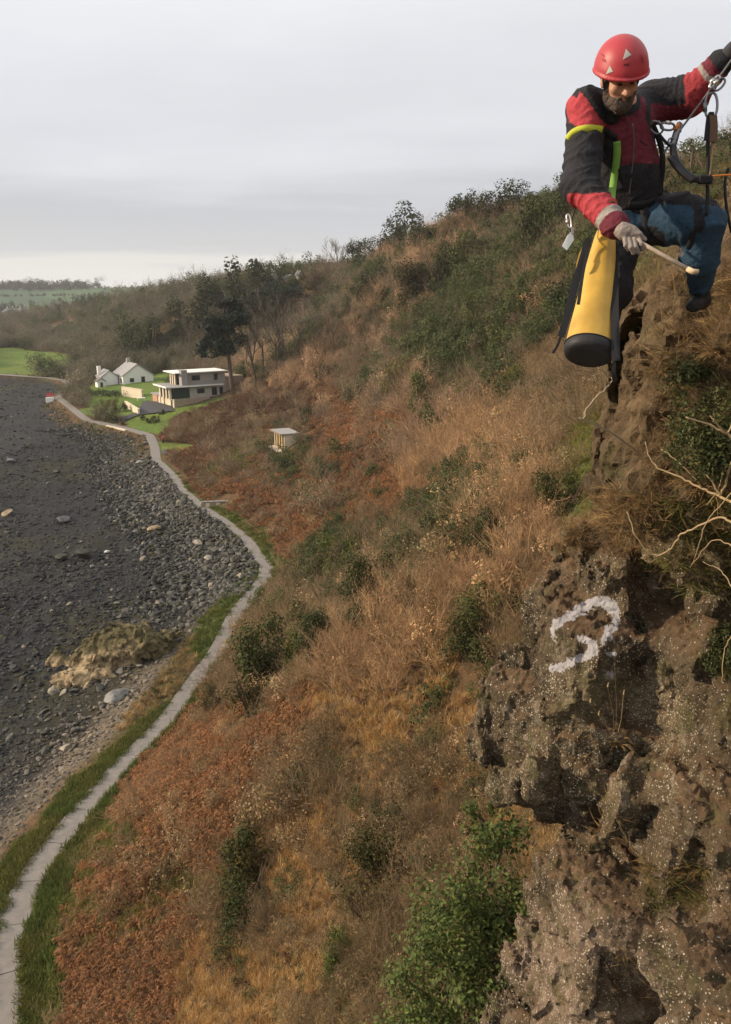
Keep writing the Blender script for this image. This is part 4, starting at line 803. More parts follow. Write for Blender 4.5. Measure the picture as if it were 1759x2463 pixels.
# ================================================================ signed distance modelling
def surface_nets(f, org, h):
    nx, ny, nz = f.shape; ins = f < 0
    c = np.zeros((nx-1, ny-1, nz-1), np.uint8)
    for dx in (0, 1):
        for dy in (0, 1):
            for dz in (0, 1): c += ins[dx:nx-1+dx, dy:ny-1+dy, dz:nz-1+dz]
    act = (c > 0) & (c < 8); I = np.argwhere(act); idx = np.full(act.shape, -1, np.int64); idx[act] = np.arange(len(I))
    cor = {(dx, dy, dz): f[I[:, 0]+dx, I[:, 1]+dy, I[:, 2]+dz] for dx in (0, 1) for dy in (0, 1) for dz in (0, 1)}
    S = np.zeros((len(I), 3)); n = np.zeros(len(I))
    for ax in range(3):
        o = [a for a in range(3) if a != ax]
        for p in (0, 1):
            for q in (0, 1):
                a = [0, 0, 0]; a[o[0]] = p; a[o[1]] = q; b = list(a); b[ax] = 1
                fa, fb = cor[tuple(a)], cor[tuple(b)]; m = (fa < 0) != (fb < 0); t = np.where(m, fa/np.where(m, fa-fb, 1), 0)
                pt = np.tile(np.array(a, float), (len(I), 1)); pt[:, ax] = t; S += pt*m[:, None]; n += m
    V = (I+S/n[:, None])*h+np.array(org)
    Q = []
    for ax in range(3):
        o1, o2 = [(1, 2), (2, 0), (0, 1)][ax]
        sl0 = [slice(None)]*3; sl1 = [slice(None)]*3; sl0[ax] = slice(0, -1); sl1[ax] = slice(1, None)
        a, b = ins[tuple(sl0)], ins[tuple(sl1)]; E = np.argwhere(a != b)
        E = E[(E[:, o1] > 0) & (E[:, o2] > 0) & (E[:, o1] < f.shape[o1]-1) & (E[:, o2] < f.shape[o2]-1)]
        if not len(E): continue
        sgn = a[E[:, 0], E[:, 1], E[:, 2]]; e1 = np.zeros(3, int); e1[o1] = 1; e2 = np.zeros(3, int); e2[o2] = 1
        g_ = lambda k: idx[k[:, 0], k[:, 1], k[:, 2]]
        q = np.stack([g_(E-e1-e2), g_(E-e2), g_(E), g_(E-e1)], 1); q[~sgn] = q[~sgn][:, ::-1]; Q.append(q)
    return V, np.vstack(Q)
def grid(lo, hi, h):
    ax = [np.arange(l, u+h, h, dtype=np.float32) for l, u in zip(lo, hi)]; X, Y, Z = np.meshgrid(*ax, indexing='ij'); return X, Y, Z
def sd_box(X, Y, Z, c, half, yaw=0, r=.1, tilt=0):
    x = X-c[0]; y = Y-c[1]; z = Z-c[2]; cs, sn = math.cos(yaw), math.sin(yaw); x, y = x*cs+y*sn, -x*sn+y*cs
    if tilt: ct, st = math.cos(tilt), math.sin(tilt); y, z = y*ct+z*st, -y*st+z*ct
    qx = np.abs(x)-half[0]+r; qy = np.abs(y)-half[1]+r; qz = np.abs(z)-half[2]+r
    return np.sqrt(np.maximum(qx, 0)**2+np.maximum(qy, 0)**2+np.maximum(qz, 0)**2)+np.minimum(np.maximum(qx, np.maximum(qy, qz)), 0)-r
def sd_ell(X, Y, Z, c, r):
    k = np.sqrt(((X-c[0])/r[0])**2+((Y-c[1])/r[1])**2+((Z-c[2])/r[2])**2); return (k-1)*min(r)
def sd_cap(X, Y, Z, a, b, r1, r2):
    a = np.asarray(a, np.float32); b = np.asarray(b, np.float32); d = b-a; L2 = float(d@d) or 1e-9
    t = np.clip(((X-a[0])*d[0]+(Y-a[1])*d[1]+(Z-a[2])*d[2])/L2, 0, 1)
    return np.sqrt((X-a[0]-t*d[0])**2+(Y-a[1]-t*d[1])**2+(Z-a[2]-t*d[2])**2)-(r1+(r2-r1)*t)

# ================================================================ the near cliff
def facets(x, y, z, sc, seed):
    """broken rock: every cell of a jittered lattice is cut by a plane of its own"""
    x, y, z = x*sc, y*sc, z*sc*.75; ix, iy, iz = np.floor(x).astype(np.int64), np.floor(y).astype(np.int64), np.floor(z).astype(np.int64)
    best = np.full(x.shape, 9., np.float32); out = np.zeros(x.shape, np.float32)
    for dx in (-1, 0, 1):
        for dy in (-1, 0, 1):
            for dz in (-1, 0, 1):
                a, b, c = ix+dx, iy+dy, iz+dz; ex = x-a-_hash(a, b, c, seed); ey = y-b-_hash(a, b, c, seed+1); ez = z-c-_hash(a, b, c, seed+2); q = ex*ex+ey*ey+ez*ez; m = q < best
                if m.any():
                    am, bm_, cm = a[m], b[m], c[m]; best[m] = q[m]
                    out[m] = (ex[m]*(_hash(am, bm_, cm, seed+3)-.5)+ey[m]*(_hash(am, bm_, cm, seed+4)-.5)+ez[m]*(_hash(am, bm_, cm, seed+5)-.5))*1.3+(_hash(am, bm_, cm, seed+6)-.5)*.35
    return out/sc
def rock_noise(f, X, Y, Z, band, a1=.18, a2=.03, crack=.10, sd=0):
    m = np.abs(f) < band; x, y, z = X[m], Y[m], Z[m]
    n = fbm(x, y, z*.8, .9, 2, 201+sd)*a1+fbm(x, y, z, 3.1, 3, 211+sd)*a2
    # blocky joints: steps along a warped lattice
    wx = x+.25*vnoise(x*1.3, y*1.3, z*1.3, 221+sd); wz = z+.25*vnoise(x*1.1+7, y*1.1, z*1.1, 222+sd); wy = y+.2*vnoise(x*1.2, y*1.2+4, z*1.2, 223+sd)
    cell = vnoise(np.floor(wx*1.5+.3*wy)+.5, np.floor(wy*1.4)+.5, np.floor(wz*1.05+.35*wx)+.5, 231+sd)
    rid = 1-np.abs(vnoise(x*1.6, y*1.6, z*.9, 241+sd)); rid = np.clip((rid-.86)/.14, 0, 1)
    cell2 = vnoise(np.floor(wx*4.1+wz)+.5, np.floor(wy*3.9)+.5, np.floor(wz*3.3-.4*wx)+.5, 232+sd)
    f[m] += n+cell*.06+rid*crack+facets(x+.06*vnoise(x*5, y*5, z*5, 9), y, z+.06*vnoise(x*5+3, y*5, z*5, 9), 1.35, 500+sd)*.55
    m = np.abs(f) < .16; x, y, z = X[m], Y[m], Z[m]; f[m] += facets(x, y, z, 4.2, 520+sd)*.45
    return f
def cliff():
    h = .04; lo = (.35, 3.4, 15.2); hi = (5.7, 11.6, 27.4); X, Y, Z = grid(lo, hi, h)
    def B(u, v, d, half, yaw=0, r=.15, tilt=0): return sd_box(X, Y, Z, P(u, v, d), half, yaw, r, tilt)
    # back mass the blocks stand out from
    f = sd_box(X, Y, Z, (7.9, 9.4, 17), (4.0, 3.4, 8.6), -.3, .5)
    # upper block under the climber's foot
    f = smin(f, B(1805, 1000, 6.3, (.95, 1.1, .72), -.2, .2), .25); f = smin(f, B(1880, 965, 5.25, (.58, .5, .56), -.2, .12), .2)
    f = smin(f, B(1985, 790, 5.5, (.85, .8, .62), -.3, .25), .3)
    f = smin(f, B(1790, 1180, 7.3, (.85, .9, .55), -.1, .25), .3)
    # painted buttress: narrow shoulder on top, broad bulge below
    f = smin(f, B(1490, 1420, 9.0, (.52, .75, .62), .15, .10), .10)
    f = smin(f, B(1425, 1600, 9.0, (.58, .8, .85), .2, .22), .22)
    f = smin(f, B(1340, 1790, 9.1, (.70, .85, .72), .25, .32), .25)
    # right wall behind the dark gully
    f = smin(f, B(1790, 1420, 8.4, (.82, .7, 1.5), .05, .2), .10)
    f = smin(f, B(1830, 1780, 7.9, (.9, .8, 1.1), .1, .25), .2)
    # blocks under the overhang
    f = smin(f, B(1385, 2000, 8.9, (.25, .4, .46), .3, .05), .05)
    f = smin(f, B(1520, 1960, 8.6, (.34, .5, .62), .15, .06), .06)
    # lower mass
    f = smin(f, B(1480, 2280, 8.3, (.72, .9, 1.15), .1, .25), .15)
    f = smin(f, B(1740, 2180, 7.5, (.72, .7, 1.4), .1, .3), .2)
    f = smin(f, B(1800, 2560, 6.4, (.85, .7, 1.1), .15, .3), .2)
    f = smin(f, B(1420, 2680, 8.6, (.8, 1.0, 1.5), .1, .3), .3)
    # gully, recess under the bulge, clefts
    for (c0, c1, r0, r1) in (((1562, 1150, 7.3), (1545, 1420, 7.4), .14, .20), ((1545, 1420, 7.4), (1525, 1720, 7.6), .20, .24), ((1550, 1250, 8.0), (1525, 1720, 8.1), .20, .26), ((1550, 1300, 8.6), (1528, 1720, 8.7), .20, .24), ((1552, 1300, 9.2), (1530, 1700, 9.2), .18, .2), ((1520, 1740, 7.9), (1480, 1850, 8.1), .22, .14),
                             ((1250, 1960, 8.3), (1330, 2000, 8.7), .30, .30), ((1330, 1900, 8.3), (1360, 2060, 8.7), .16, .14), ((1455, 1900, 8.0), (1462, 2060, 8.2), .09, .07), ((1240, 1980, 9.0), (1340, 2020, 9.2), .34, .34),
                             ((1470, 2463, 7.2), (1560, 2340, 6.9), .22, .24), ((1560, 2340, 6.8), (1640, 2210, 6.7), .24, .16), ((1700, 2140, 6.7), (1600, 2260, 6.8), .10, .12), ((1690, 1850, 7.0), (1760, 1830, 6.9), .14, .16), ((1690, 2040, 6.9), (1660, 2150, 6.9), .08, .12),
                             ((1340, 1345, 8.3), (1440, 1335, 8.2), .05, .03), ((1380, 1500, 8.0), (1440, 1530, 8.0), .10, .06)):
        f = -smin(-f, sd_cap(X, Y, Z, P(*c0), P(*c1), r0, r1), .06)
    f = rock_noise(f, X, Y, Z, .6)
    V, F = surface_nets(f, lo, h)
    V = V.astype(np.float32)
    # fine relief along the normals
    me = mesh_np('cliff', V, F, (), False); nr = np.empty(len(V)*3, np.float32); me.vertices.foreach_get('normal', nr); nr = nr.reshape(-1, 3)
    V = V+nr*(fbm(V[:, 0], V[:, 1], V[:, 2], 9, 3, 251)*.02+facets(V[:, 0], V[:, 1], V[:, 2], 9.0, 540)*.5)[:, None]; me.vertices.foreach_set('co', V.ravel()); me.update(); me.vertices.foreach_get('normal', nr.reshape(-1))
    x, y, z = V.T; n1 = fbm(x, y, z, 1.1, 3, 261)[:, None]; n2 = fbm(x, y, z, 5, 3, 262)[:, None]; n3 = fbm(x, y, z, 2.2, 3, 263)[:, None]
    c = np.array((.088, .066, .040))*(1+.35*n2)+np.array((.05, .040, .022))*sstep(-.1, .6, n1)
    c = c+(np.array((.034, .029, .017))-c)*sstep(.1, .55, n3)*.75
    up = sstep(.35, .75, nr[:, 2])[:, None]; soil = np.array((.12, .075, .042))*(1+.4*n2); c = c+(soil-c)*up*.85
    u, v, d = proj(V); veg = (sstep(1200, 1050, v))[:, None]; c = c+(np.array((.125, .085, .045))*(1+.4*n2)-c)*veg*.7
    pink = np.array((.20, .145, .105)); c = c+(pink-c)*(sstep(1950, 2250, v)[:, None]*sstep(.0, .4, n1))*.75
    set_col(me, 'col', np.clip(c, .01, 1))
    # lichen amount (alpha-like) in r, white paint in g
    lich = np.clip(.55+.8*n1[:, 0]+.3*n3[:, 0], 0, 1)*sstep(1150, 1330, v)*(1-up[:, 0]*.7)
    paint = np.zeros(len(V)); nw = fbm(x, y, z, 14, 2, 271)
    for st, wd in (([(1340, 1497), (1370, 1484), (1400, 1468), (1428, 1452), (1455, 1447), (1474, 1456), (1480, 1478), (1476, 1502), (1468, 1522), (1452, 1538)], 15), ([(1328, 1515), (1333, 1530), (1338, 1543)], 7), ([(1400, 1537), (1427, 1552), (1410, 1580), (1364, 1598), (1331, 1606)], 13), ([(1460, 1570), (1480, 1575)], 8), ([(1468, 1618), (1472, 1630)], 9)):
        q = np.array(curve_pts([np.array(p_, float) for p_ in st], 6))
        D = np.full(len(V), 1e9); sel = np.where((u > 1290) & (u < 1520) & (v > 1400) & (v < 1660) & (d < 9.6))[0]
        for a, b in zip(q[:-1], q[1:]):
            e = b-a; t_ = np.clip(((u[sel]-a[0])*e[0]+(v[sel]-a[1])*e[1])/(e@e), 0, 1); D[sel] = np.minimum(D[sel], np.hypot(u[sel]-a[0]-t_*e[0], v[sel]-a[1]-t_*e[1]))
        paint = np.maximum(paint, sstep(wd*1.35, wd*.35, D+nw*wd*.9))
    set_col(me, 'msk', np.stack([lich, paint, up[:, 0]], 1))
    m, t, b = newmat('cliff_rock'); b.inputs['Roughness'].default_value = .88; b.inputs['Specular IOR Level'].default_value = .2; nd = t.nodes; lk = t.links.new
    a = nd.new('ShaderNodeAttribute'); a.attribute_name = 'col'; k = nd.new('ShaderNodeAttribute'); k.attribute_name = 'msk'; sp = nd.new('ShaderNodeSeparateColor'); lk(k.outputs['Color'], sp.inputs[0])
    tcn = nd.new('ShaderNodeTexCoord')
    def noise(s_, det=6, ro=.6): n = nd.new('ShaderNodeTexNoise'); n.inputs['Scale'].default_value = s_; n.inputs['Detail'].default_value = det; n.inputs['Roughness'].default_value = ro; lk(tcn.outputs['Object'], n.inputs['Vector']); return n.outputs['Fac']
    def mth(op, p_, q_=None, cl=False):
        n = nd.new('ShaderNodeMath'); n.operation = op; n.use_clamp = cl
        for i, w in enumerate((p_, q_)):
            if w is None: continue
            if isinstance(w, (int, float)): n.inputs[i].default_value = w
            else: lk(w, n.inputs[i])
        return n.outputs[0]
    def mix(fac, A, Bc):
        n = nd.new('ShaderNodeMix'); n.data_type = 'RGBA'
        for i, w in ((0, fac), (6, A), (7, Bc)):
            if isinstance(w, (int, float)): n.inputs[i].default_value = w
            elif isinstance(w, tuple): n.inputs[i].default_value = (*w, 1)
            else: lk(w, n.inputs[i])
        return n.outputs[2]
    nA = noise(11, 8, .7); sc_ = nd.new('ShaderNodeVectorMath'); sc_.operation = 'SCALE'; lk(a.outputs['Color'], sc_.inputs[0]); lk(mth('ADD', mth('MULTIPLY', nA, 2.2), -.12), sc_.inputs['Scale'])
    base = sc_.outputs[0]
    vo = nd.new('ShaderNodeTexVoronoi'); vo.inputs['Scale'].default_value = 54; vo.inputs['Randomness'].default_value = 1; lk(tcn.outputs['Object'], vo.inputs['Vector'])
    spc = nd.new('ShaderNodeSeparateColor'); lk(vo.outputs['Color'], spc.inputs[0])
    thr = mth('MULTIPLY', spc.outputs[0], .50)             # each lichen spot its own size
    spot = mth('MULTIPLY', mth('GREATER_THAN', thr, mth('ADD', vo.outputs['Distance'], mth('MULTIPLY', mth('SUBTRACT', noise(70, 3), .5), .55))), mth('GREATER_THAN', mth('ADD', sp.outputs[0], mth('MULTIPLY', mth('SUBTRACT', spc.outputs[1], .5), .9)), .50))
    lcol = mix(spc.outputs[2], (.24, .20, .14), (.58, .52, .42)); base = mix(mth('MULTIPLY', spot, .85), base, lcol)
    blot = mth('MULTIPLY', mth('GREATER_THAN', noise(4.5, 5), .60), mth('MULTIPLY', sp.outputs[0], .55)); base = mix(blot, base, (.26, .225, .17))
    moss = mth('MULTIPLY', mth('GREATER_THAN', noise(3.1, 6), .58), .5); base = mix(moss, base, (.075, .07, .026))
    pm = mth('MULTIPLY', mth('GREATER_THAN', mth('ADD', sp.outputs[1], mth('MULTIPLY', mth('SUBTRACT', noise(30, 6, .75), .5), 2.4)), .60), .68); base = mix(mth('MULTIPLY', pm, .9), base, (.53, .53, .57))
    lk(base, b.inputs['Base Color'])
    bn = nd.new('ShaderNodeBump'); bn.inputs['Strength'].default_value = .9; bn.inputs['Distance'].default_value = .045; lk(mth('ADD', noise(16, 8, .68), mth('MULTIPLY', noise(55, 4), .3)), bn.inputs['Height']); lk(bn.outputs[0], b.inputs['Normal'])
    me.materials.append(m); o = link('cliff', me, None, kind='structure'); return o, me
outcrop()
CLIFF, CLIFFME = cliff()
from mathutils.bvhtree import BVHTree
_v = np.empty(len(CLIFFME.vertices)*3, np.float32); CLIFFME.vertices.foreach_get('co', _v); _v = _v.reshape(-1, 3)
CBVH = BVHTree.FromPolygons([tuple(p) for p in _v], [tuple(p.vertices) for p in CLIFFME.polygons])
def rock_at(u, v):
    o = Vector((0, 0, CAMZ)); d = (PV(u, v, 5)-o).normalized(); r = CBVH.ray_cast(o, d, 30); return r[0], r[1]

# ---------------------------------------------------------------- what grows on and beside the cliff
M_stem = plain('bramble_stem', (.33, .24, .13), .8, .2, 30); M_twig = plain('grey_twig', (.30, .24, .16), .85, .25, 40)
def cane(name, label, strands, mat, cat, group=None):
    """a branching stem; every strand is a list of points and a start and end radius"""
    o = thing(name, label, cat, strands[0][0][0], group); b0 = Vector(strands[0][0][0])
    for i, (pts, r0, r1) in enumerate(strands):
        q = [Vector(p)-b0 for p in curve_pts(pts, 6)]; n = len(q); q = [p+Vector((random.uniform(-1, 1), random.uniform(-1, 1), random.uniform(-1, 1)))*.006*(0 < j < n-1) for j, p in enumerate(q)]
        mb = MB(); mb.tube(q, [r0+(r1-r0)*j/(n-1) for j in range(n)], 6); link('main_stem' if i == 0 else 'side_stem', mb.mesh('stem', mat, True, None), o)
    return o
def cliff_plants():
    random.seed(31)
    # the thin branch that curls out in front of the hillside below the bag
    cane('dead_branch', 'thin crooked dead branch reaching out below the yellow bag', [([P(1590, 1150, 5.6), P(1530, 1085, 5.5), P(1450, 1030, 5.3), P(1405, 1010, 5.2)], 0.0074, 0.0056), ([P(1405, 1010, 5.2), P(1412, 985, 5.2), P(1440, 950, 5.2), P(1468, 925, 5.2), P(1474, 905, 5.2), P(1473, 868, 5.2)], 0.0068, 0.0037), ([P(1468, 925, 5.2), P(1452, 892, 5.1), P(1408, 852, 5.1), P(1405, 846, 5.1), P(1414, 834, 5.1)], 0.0056, 0.0031), ([P(1405, 1010, 5.2), P(1392, 1005, 5.2)], 0.0050, 0.0025)], M_twig, 'branch')
    cane('bramble_cane', 'long straw coloured bramble cane arching across the upper cliff', [([P(1790, 1225, 4.6), P(1735, 1195, 4.8), P(1690, 1175, 4.9), P(1640, 1150, 5.0), P(1575, 1118, 5.1), P(1552, 1062, 5.1)], 0.0099, 0.0037), ([P(1690, 1175, 4.9), P(1640, 1115, 4.9), P(1590, 1080, 5.0)], 0.0062, 0.0025), ([P(1735, 1195, 4.8), P(1700, 1140, 4.8), P(1665, 1085, 4.9)], 0.0068, 0.0031)], M_stem, 'bramble')
    cane('bramble_cane', 'pale bramble cane pointing left beside the dark ivy', [([P(1800, 1080, 4.5), P(1750, 1045, 4.5), P(1700, 1020, 4.5), P(1650, 1003, 4.5)], 0.0087, 0.0043), ([P(1750, 1045, 4.5), P(1770, 1005, 4.5), P(1775, 985, 4.5)], 0.0050, 0.0025), ([P(1750, 1045, 4.5), P(1720, 1015, 4.4), P(1708, 1000, 4.4)], 0.0043, 0.0025)], M_stem, 'bramble')
    cane('bramble_cane', 'bramble cane bent in a sharp hook above the gully', [([P(1780, 1270, 4.8), P(1735, 1245, 4.9), P(1690, 1262, 5.0), P(1640, 1285, 5.1), P(1615, 1318, 5.2), P(1575, 1336, 5.3), P(1530, 1290, 5.3), P(1508, 1230, 5.3)], 0.0081, 0.0037)], M_stem, 'bramble')
    cane('bramble_cane', 'thin bramble canes crossing at the right edge of the cliff', [([P(1775, 1150, 4.7), P(1740, 1130, 4.8), P(1690, 1060, 4.9), P(1660, 1015, 4.9)], 0.0056, 0.0025), ([P(1740, 1130, 4.8), P(1725, 1180, 4.8), P(1700, 1215, 4.8)], 0.0043, 0.0019), ([P(1770, 1320, 4.7), P(1715, 1300, 4.8), P(1660, 1365, 4.9)], 0.0043, 0.0019), ([P(1770, 1430, 4.7), P(1740, 1380, 4.8), P(1690, 1350, 4.9)], 0.0037, 0.0019), ([P(1770, 1510, 4.6), P(1745, 1560, 4.7), P(1735, 1640, 4.7)], 0.0037, 0.0019), ([P(1760, 1110, 4.7), P(1735, 1195, 4.8)], 0.0081, 0.0062), ([P(1765, 1180, 4.7), P(1700, 1260, 4.8), P(1668, 1350, 4.9)], 0.0037, 0.0019)], M_stem, 'bramble')
    # grass tuft under the painted mark
    hp, hn = rock_at(1480, 1790); o = thing('grass_tuft', 'dry grass tuft with tall seed stalks growing in the cliff below the white mark', 'grass', hp); mb = MB(); mg = MB()
    for i in range(46):
        az = random.uniform(0, 6.28); ln = random.uniform(.12, .34); d = Vector((math.cos(az)*.8-.4, math.sin(az)*.5-.5, random.uniform(.2, 1))).normalized(); p1 = d*ln*.6; p2 = d*ln+Vector((0, 0, -.1*ln/.2*random.random())); c = rndc(.6, 1.3); mb.ribbon((0, 0, 0), p1, .005, .004, (0, -1, .3), c); mb.ribbon(p1, p2, .004, .001, (0, -1, .3), c)
    f = link('blades', mb.mesh('blades', LEAF_O), o); obcol(f, (.33, .22, .09))
    for i, (u, v) in enumerate(((1478, 1600), (1462, 1652), (1500, 1670), (1420, 1690), (1440, 1720))):
        q = PV(u, v, proj(np.array(hp))[2]-.35)-hp; mg.tube([(0, 0, 0), q*.5+Vector((.02, 0, 0)), q], [.004, .003, .0025], 4); mg.tube([q, q+Vector((.004, 0, .05))], [.009, .004], 5)
    f = link('seed_stalk', mg.mesh('seed_stalk', WOOD_O), o); obcol(f, (.36, .26, .14))
    # small leafy and grassy growth clinging to the ledges
    q = [[], [], [], [], []]; T = [t_grass(41, 30, .30, .004, .5), t_grass(42, 26, .24, .004, .8), t_grass(43, 60, .16, .006, .9), t_leafy(44, 480, .075), t_twig(45, 6, .2, .003, 3)]
    for (u0, u1, v0, v1, n, kinds) in ((1560, 1800, 640, 1180, 200, (0, 1, 4, 4, 1)), (1655, 1790, 890, 1110, 34, (3, 3, 4, 2)), (1660, 1800, 1050, 1130, 14, (3,)), (1340, 1560, 1180, 1330, 260, (0, 1, 4)), (1560, 1800, 1130, 1420, 160, (1, 4, 2)), (1350, 1800, 1700, 2463, 90, (1, 4)), (1735, 1790, 1540, 1630, 26, (3, 2)), (1560, 1700, 2080, 2200, 40, (0, 1, 2)), (1180, 1300, 1950, 2100, 40, (1, 4))):
        for k in range(n):
            hp, hn = rock_at(random.uniform(u0, u1), random.uniform(v0, v1))
            if hp is None: continue
            kd = random.choice(kinds); c = {0: (.30, .19, .08), 1: (.22, .14, .06), 2: (.12, .12, .03), 3: (.06, .07, .026), 4: (.22, .15, .085)}[kd]; f_ = random.uniform(.6, 1.3); e = (hn+Vector((0, 0, .9))).to_track_quat('Z', 'Y').to_euler(); sc = random.uniform(.3, .85)*(.38 if kd == 3 else .8)
            q[0].append(tuple(hp)); q[1].append(tuple(e)); q[2].append((sc, sc, sc)); q[3].append(tuple(x*f_ for x in c)); q[4].append(kd)
    scatter('ledge_plants', q, T, 'dry grass, moss and small ivy clinging to the upper cliff', 'plants')
    # the big ivy mass at the foot of the cliff
    def ivy(name, label, blobs, c, size, per, sd):
        b0 = Vector(P(*blobs[0][:3])); o = thing(name, label, 'ivy', b0); C = MB(); S = MB()
        for i, (u, v, d, rx, rz) in enumerate(blobs):
            p = Vector(P(u, v, d))-b0; leafcloud(C, int(per*rx*rz), tuple(p), (rx, rx*.8, rz), size, sd=sd+i, fill=.8, up=.5); S = MB(); S.tube([p+Vector((0, .2, -rz*1.2)), p+Vector((.1, .1, 0)), p+Vector((-.1, 0, rz*.5))], [.03, .02, .006], 5); f = link('stem', S.mesh('stem', WOOD_O), o); obcol(f, (.1, .075, .05))
        f = link('foliage', C.mesh('foliage', LEAF_O), o); obcol(f, c); return o
    ivy('ivy_bush', 'large glossy green ivy mass against the foot of the cliff', [(1130, 2170, 10.6, .85, 1.0), (1195, 2040, 10.6, .55, .65), (1080, 2300, 10.7, .95, .75), (1220, 2240, 10.2, .55, .8), (1020, 2420, 10.8, .9, .7), (1180, 2420, 10.3, .8, .7), (1180, 2330, 10.1, .6, .7), (1150, 1985, 10.9, .35, .45), (1060, 2200, 11.2, .6, .6), (1120, 2500, 10.4, 1.0, .6)], (.085, .112, .030), .062, 2600, 900)
    ivy('ivy_bush', 'dark sparse ivy at the bottom right of the green mass', [(1240, 2440, 9.9, .5, .55), (1150, 2500, 9.9, .5, .4)], (.055, .062, .028), .06, 2000, 930)
cliff_plants()
# ================================================================ the climber
M_skin = plain('skin', (.50, .27, .18), .55, .08, 30); M_beard = plain('beard_hair', (.085, .066, .053), .9, .3, 60, .6)
M_cloth = plain('jacket_cloth', (.02, .02, .022), .85, .22, 45, .5, vcol='col'); M_trou = plain('trouser_cloth', (.03, .08, .14), .9, .25, 40, .6, vcol='col')
M_helm = plain('helmet_shell', (.38, .032, .042), .48, .06, 6, spec=.45); M_refl = plain('reflective_patch', (.42, .42, .40), .35); M_glove = plain('glove_fabric', (.24, .205, .18), .85, .25, 45, .5); M_glove2 = plain('dark_glove', (.035, .033, .04), .8, .2, 40); M_tan = plain('tan_cuff', (.5, .34, .18), .8)
M_boot = plain('boot_rubber', (.015, .014, .014), .7, .2, 30, .4); M_black = plain('black_webbing', (.012, .012, .014), .75, .2, 60); M_yel = plain('hi_vis_strap', (.50, .53, .05), .6, .1, 30); M_grn = plain('green_strap', (.17, .33, .06), .7, .15, 30)
M_bag = plain('yellow_pvc', (.52, .32, .05), .55, .32, 6, .35, spec=.4); M_bagb = plain('bag_base', (.022, .022, .024), .55, .15, 25, .3); M_steel = plain('steel', (.50, .49, .47), .32, .1, 30, metal=.85); M_alu = plain('grey_alloy', (.16, .165, .18), .4, .1, 30, metal=.7)
M_rope = plain('rope', (.16, .16, .17), .85, .3, 120, .5); M_orange = plain('orange_fitting', (.55, .17, .02), .5); M_trope = plain('tan_rope', (.36, .22, .13), .85, .3, 110, .4); M_stick = plain('bar_wood', (.36, .29, .22), .7, .2, 20, .3); M_tip = plain('pale_wood', (.60, .44, .28), .75, .15, 30)
def bounds(pts, pad): a = np.array(pts); return a.min(0)-pad, a.max(0)+pad
def sdf_part(name, fn, lo, hi, h, mat, root, smooth=True, colfn=None):
    X, Y, Z = grid(lo, hi, h); f = fn(X, Y, Z); V, F = surface_nets(f, lo, h); V = V.astype(np.float32)
    me = mesh_np(name, V-np.array(root.location, np.float32), F, (mat,), smooth)
    if colfn is not None:
        nr = np.empty(len(V)*3, np.float32); me.vertices.foreach_get('normal', nr); set_col(me, 'col', colfn(V, nr.reshape(-1, 3)))
    o = link(name, me, root); return o, V, F
pelvis = P(1525, 515, 4.55)
man = thing('person', 'climber in red helmet and black and red jacket hanging on ropes beside the cliff', 'person', pelvis)
# --- head, in its own frame: face towards -Y, then tipped down
HC = P(1491, 188, 4.03); HM = np.array((Matrix.Rotation(R(4), 3, 'Z') @ Matrix.Rotation(R(-7), 3, 'Y') @ Matrix.Rotation(R(31), 3, 'X')))
def hl(p): return HM @ np.array(p, float)+HC
def loc(X, Y, Z):
    x, y, z = X-HC[0], Y-HC[1], Z-HC[2]; I = HM.T
    return I[0, 0]*x+I[0, 1]*y+I[0, 2]*z, I[1, 0]*x+I[1, 1]*y+I[1, 2]*z, I[2, 0]*x+I[2, 1]*y+I[2, 2]*z
J = dict(shR=P(1412, 262, 4.22), elR=P(1397, 448, 4.11), wrR=P(1486, 548, 3.92), shL=P(1574, 246, 4.38), elL=P(1656, 233, 4.30), wrL=P(1735, 150, 4.14), neck=P(1492, 262, 4.22), chest=P(1492, 320, 4.32), waist=P(1512, 450, 4.46), hipL=P(1560, 528, 4.50), knL=P(1694, 532, 4.27), anL=P(1684, 688, 4.56), hipR=P(1500, 540, 4.52), knR=P(1470, 700, 4.40), anR=P(1440, 800, 4.86))
def f_head(X, Y, Z):
    x, y, z = loc(X, Y, Z)
    f = sd_ell(x, y, z, (0, .018, .035), (.079, .098, .095)); f = smin(f, sd_ell(x, y, z, (0, -.032, -.045), (.064, .070, .085)), .03)
    f = smin(f, sd_ell(x, y, z, (0, -.078, -.104), (.032, .026, .026)), .03)
    for s_ in (-1, 1):
        f = smin(f, sd_ell(x, y, z, (s_*.043, -.072, -.022), (.028, .026, .022)), .02)
        f = smin(f, sd_cap(x, y, z, (s_*.012, -.096, .026), (s_*.05, -.082, .022), .012, .010), .014)
    for s_ in (-1, 1): f = -smin(-f, sd_ell(x, y, z, (s_*.031, -.112, .004), (.019, .017, .011)), .012)
    f = smin(f, sd_cap(x, y, z, (0, -.096, .014), (0, -.123, -.034), .009, .0145), .010)
    for s_ in (-1, 1): f = smin(f, sd_ell(x, y, z, (s_*.014, -.108, -.037), (.010, .012, .009)), .006)
    f = smin(f, sd_cap(x, y, z, (-.020, -.1, -.066), (.020, -.1, -.066), .007, .007), .008)
    for s_ in (-1, 1): f = smin(f, sd_ell(x, y, z, (s_*.082, .012, -.012), (.011, .022, .034)), .012)
    return smin(f, sd_cap(x, y, z, (0, .028, -.07), (0, .05, -.2), .056, .062), .03)
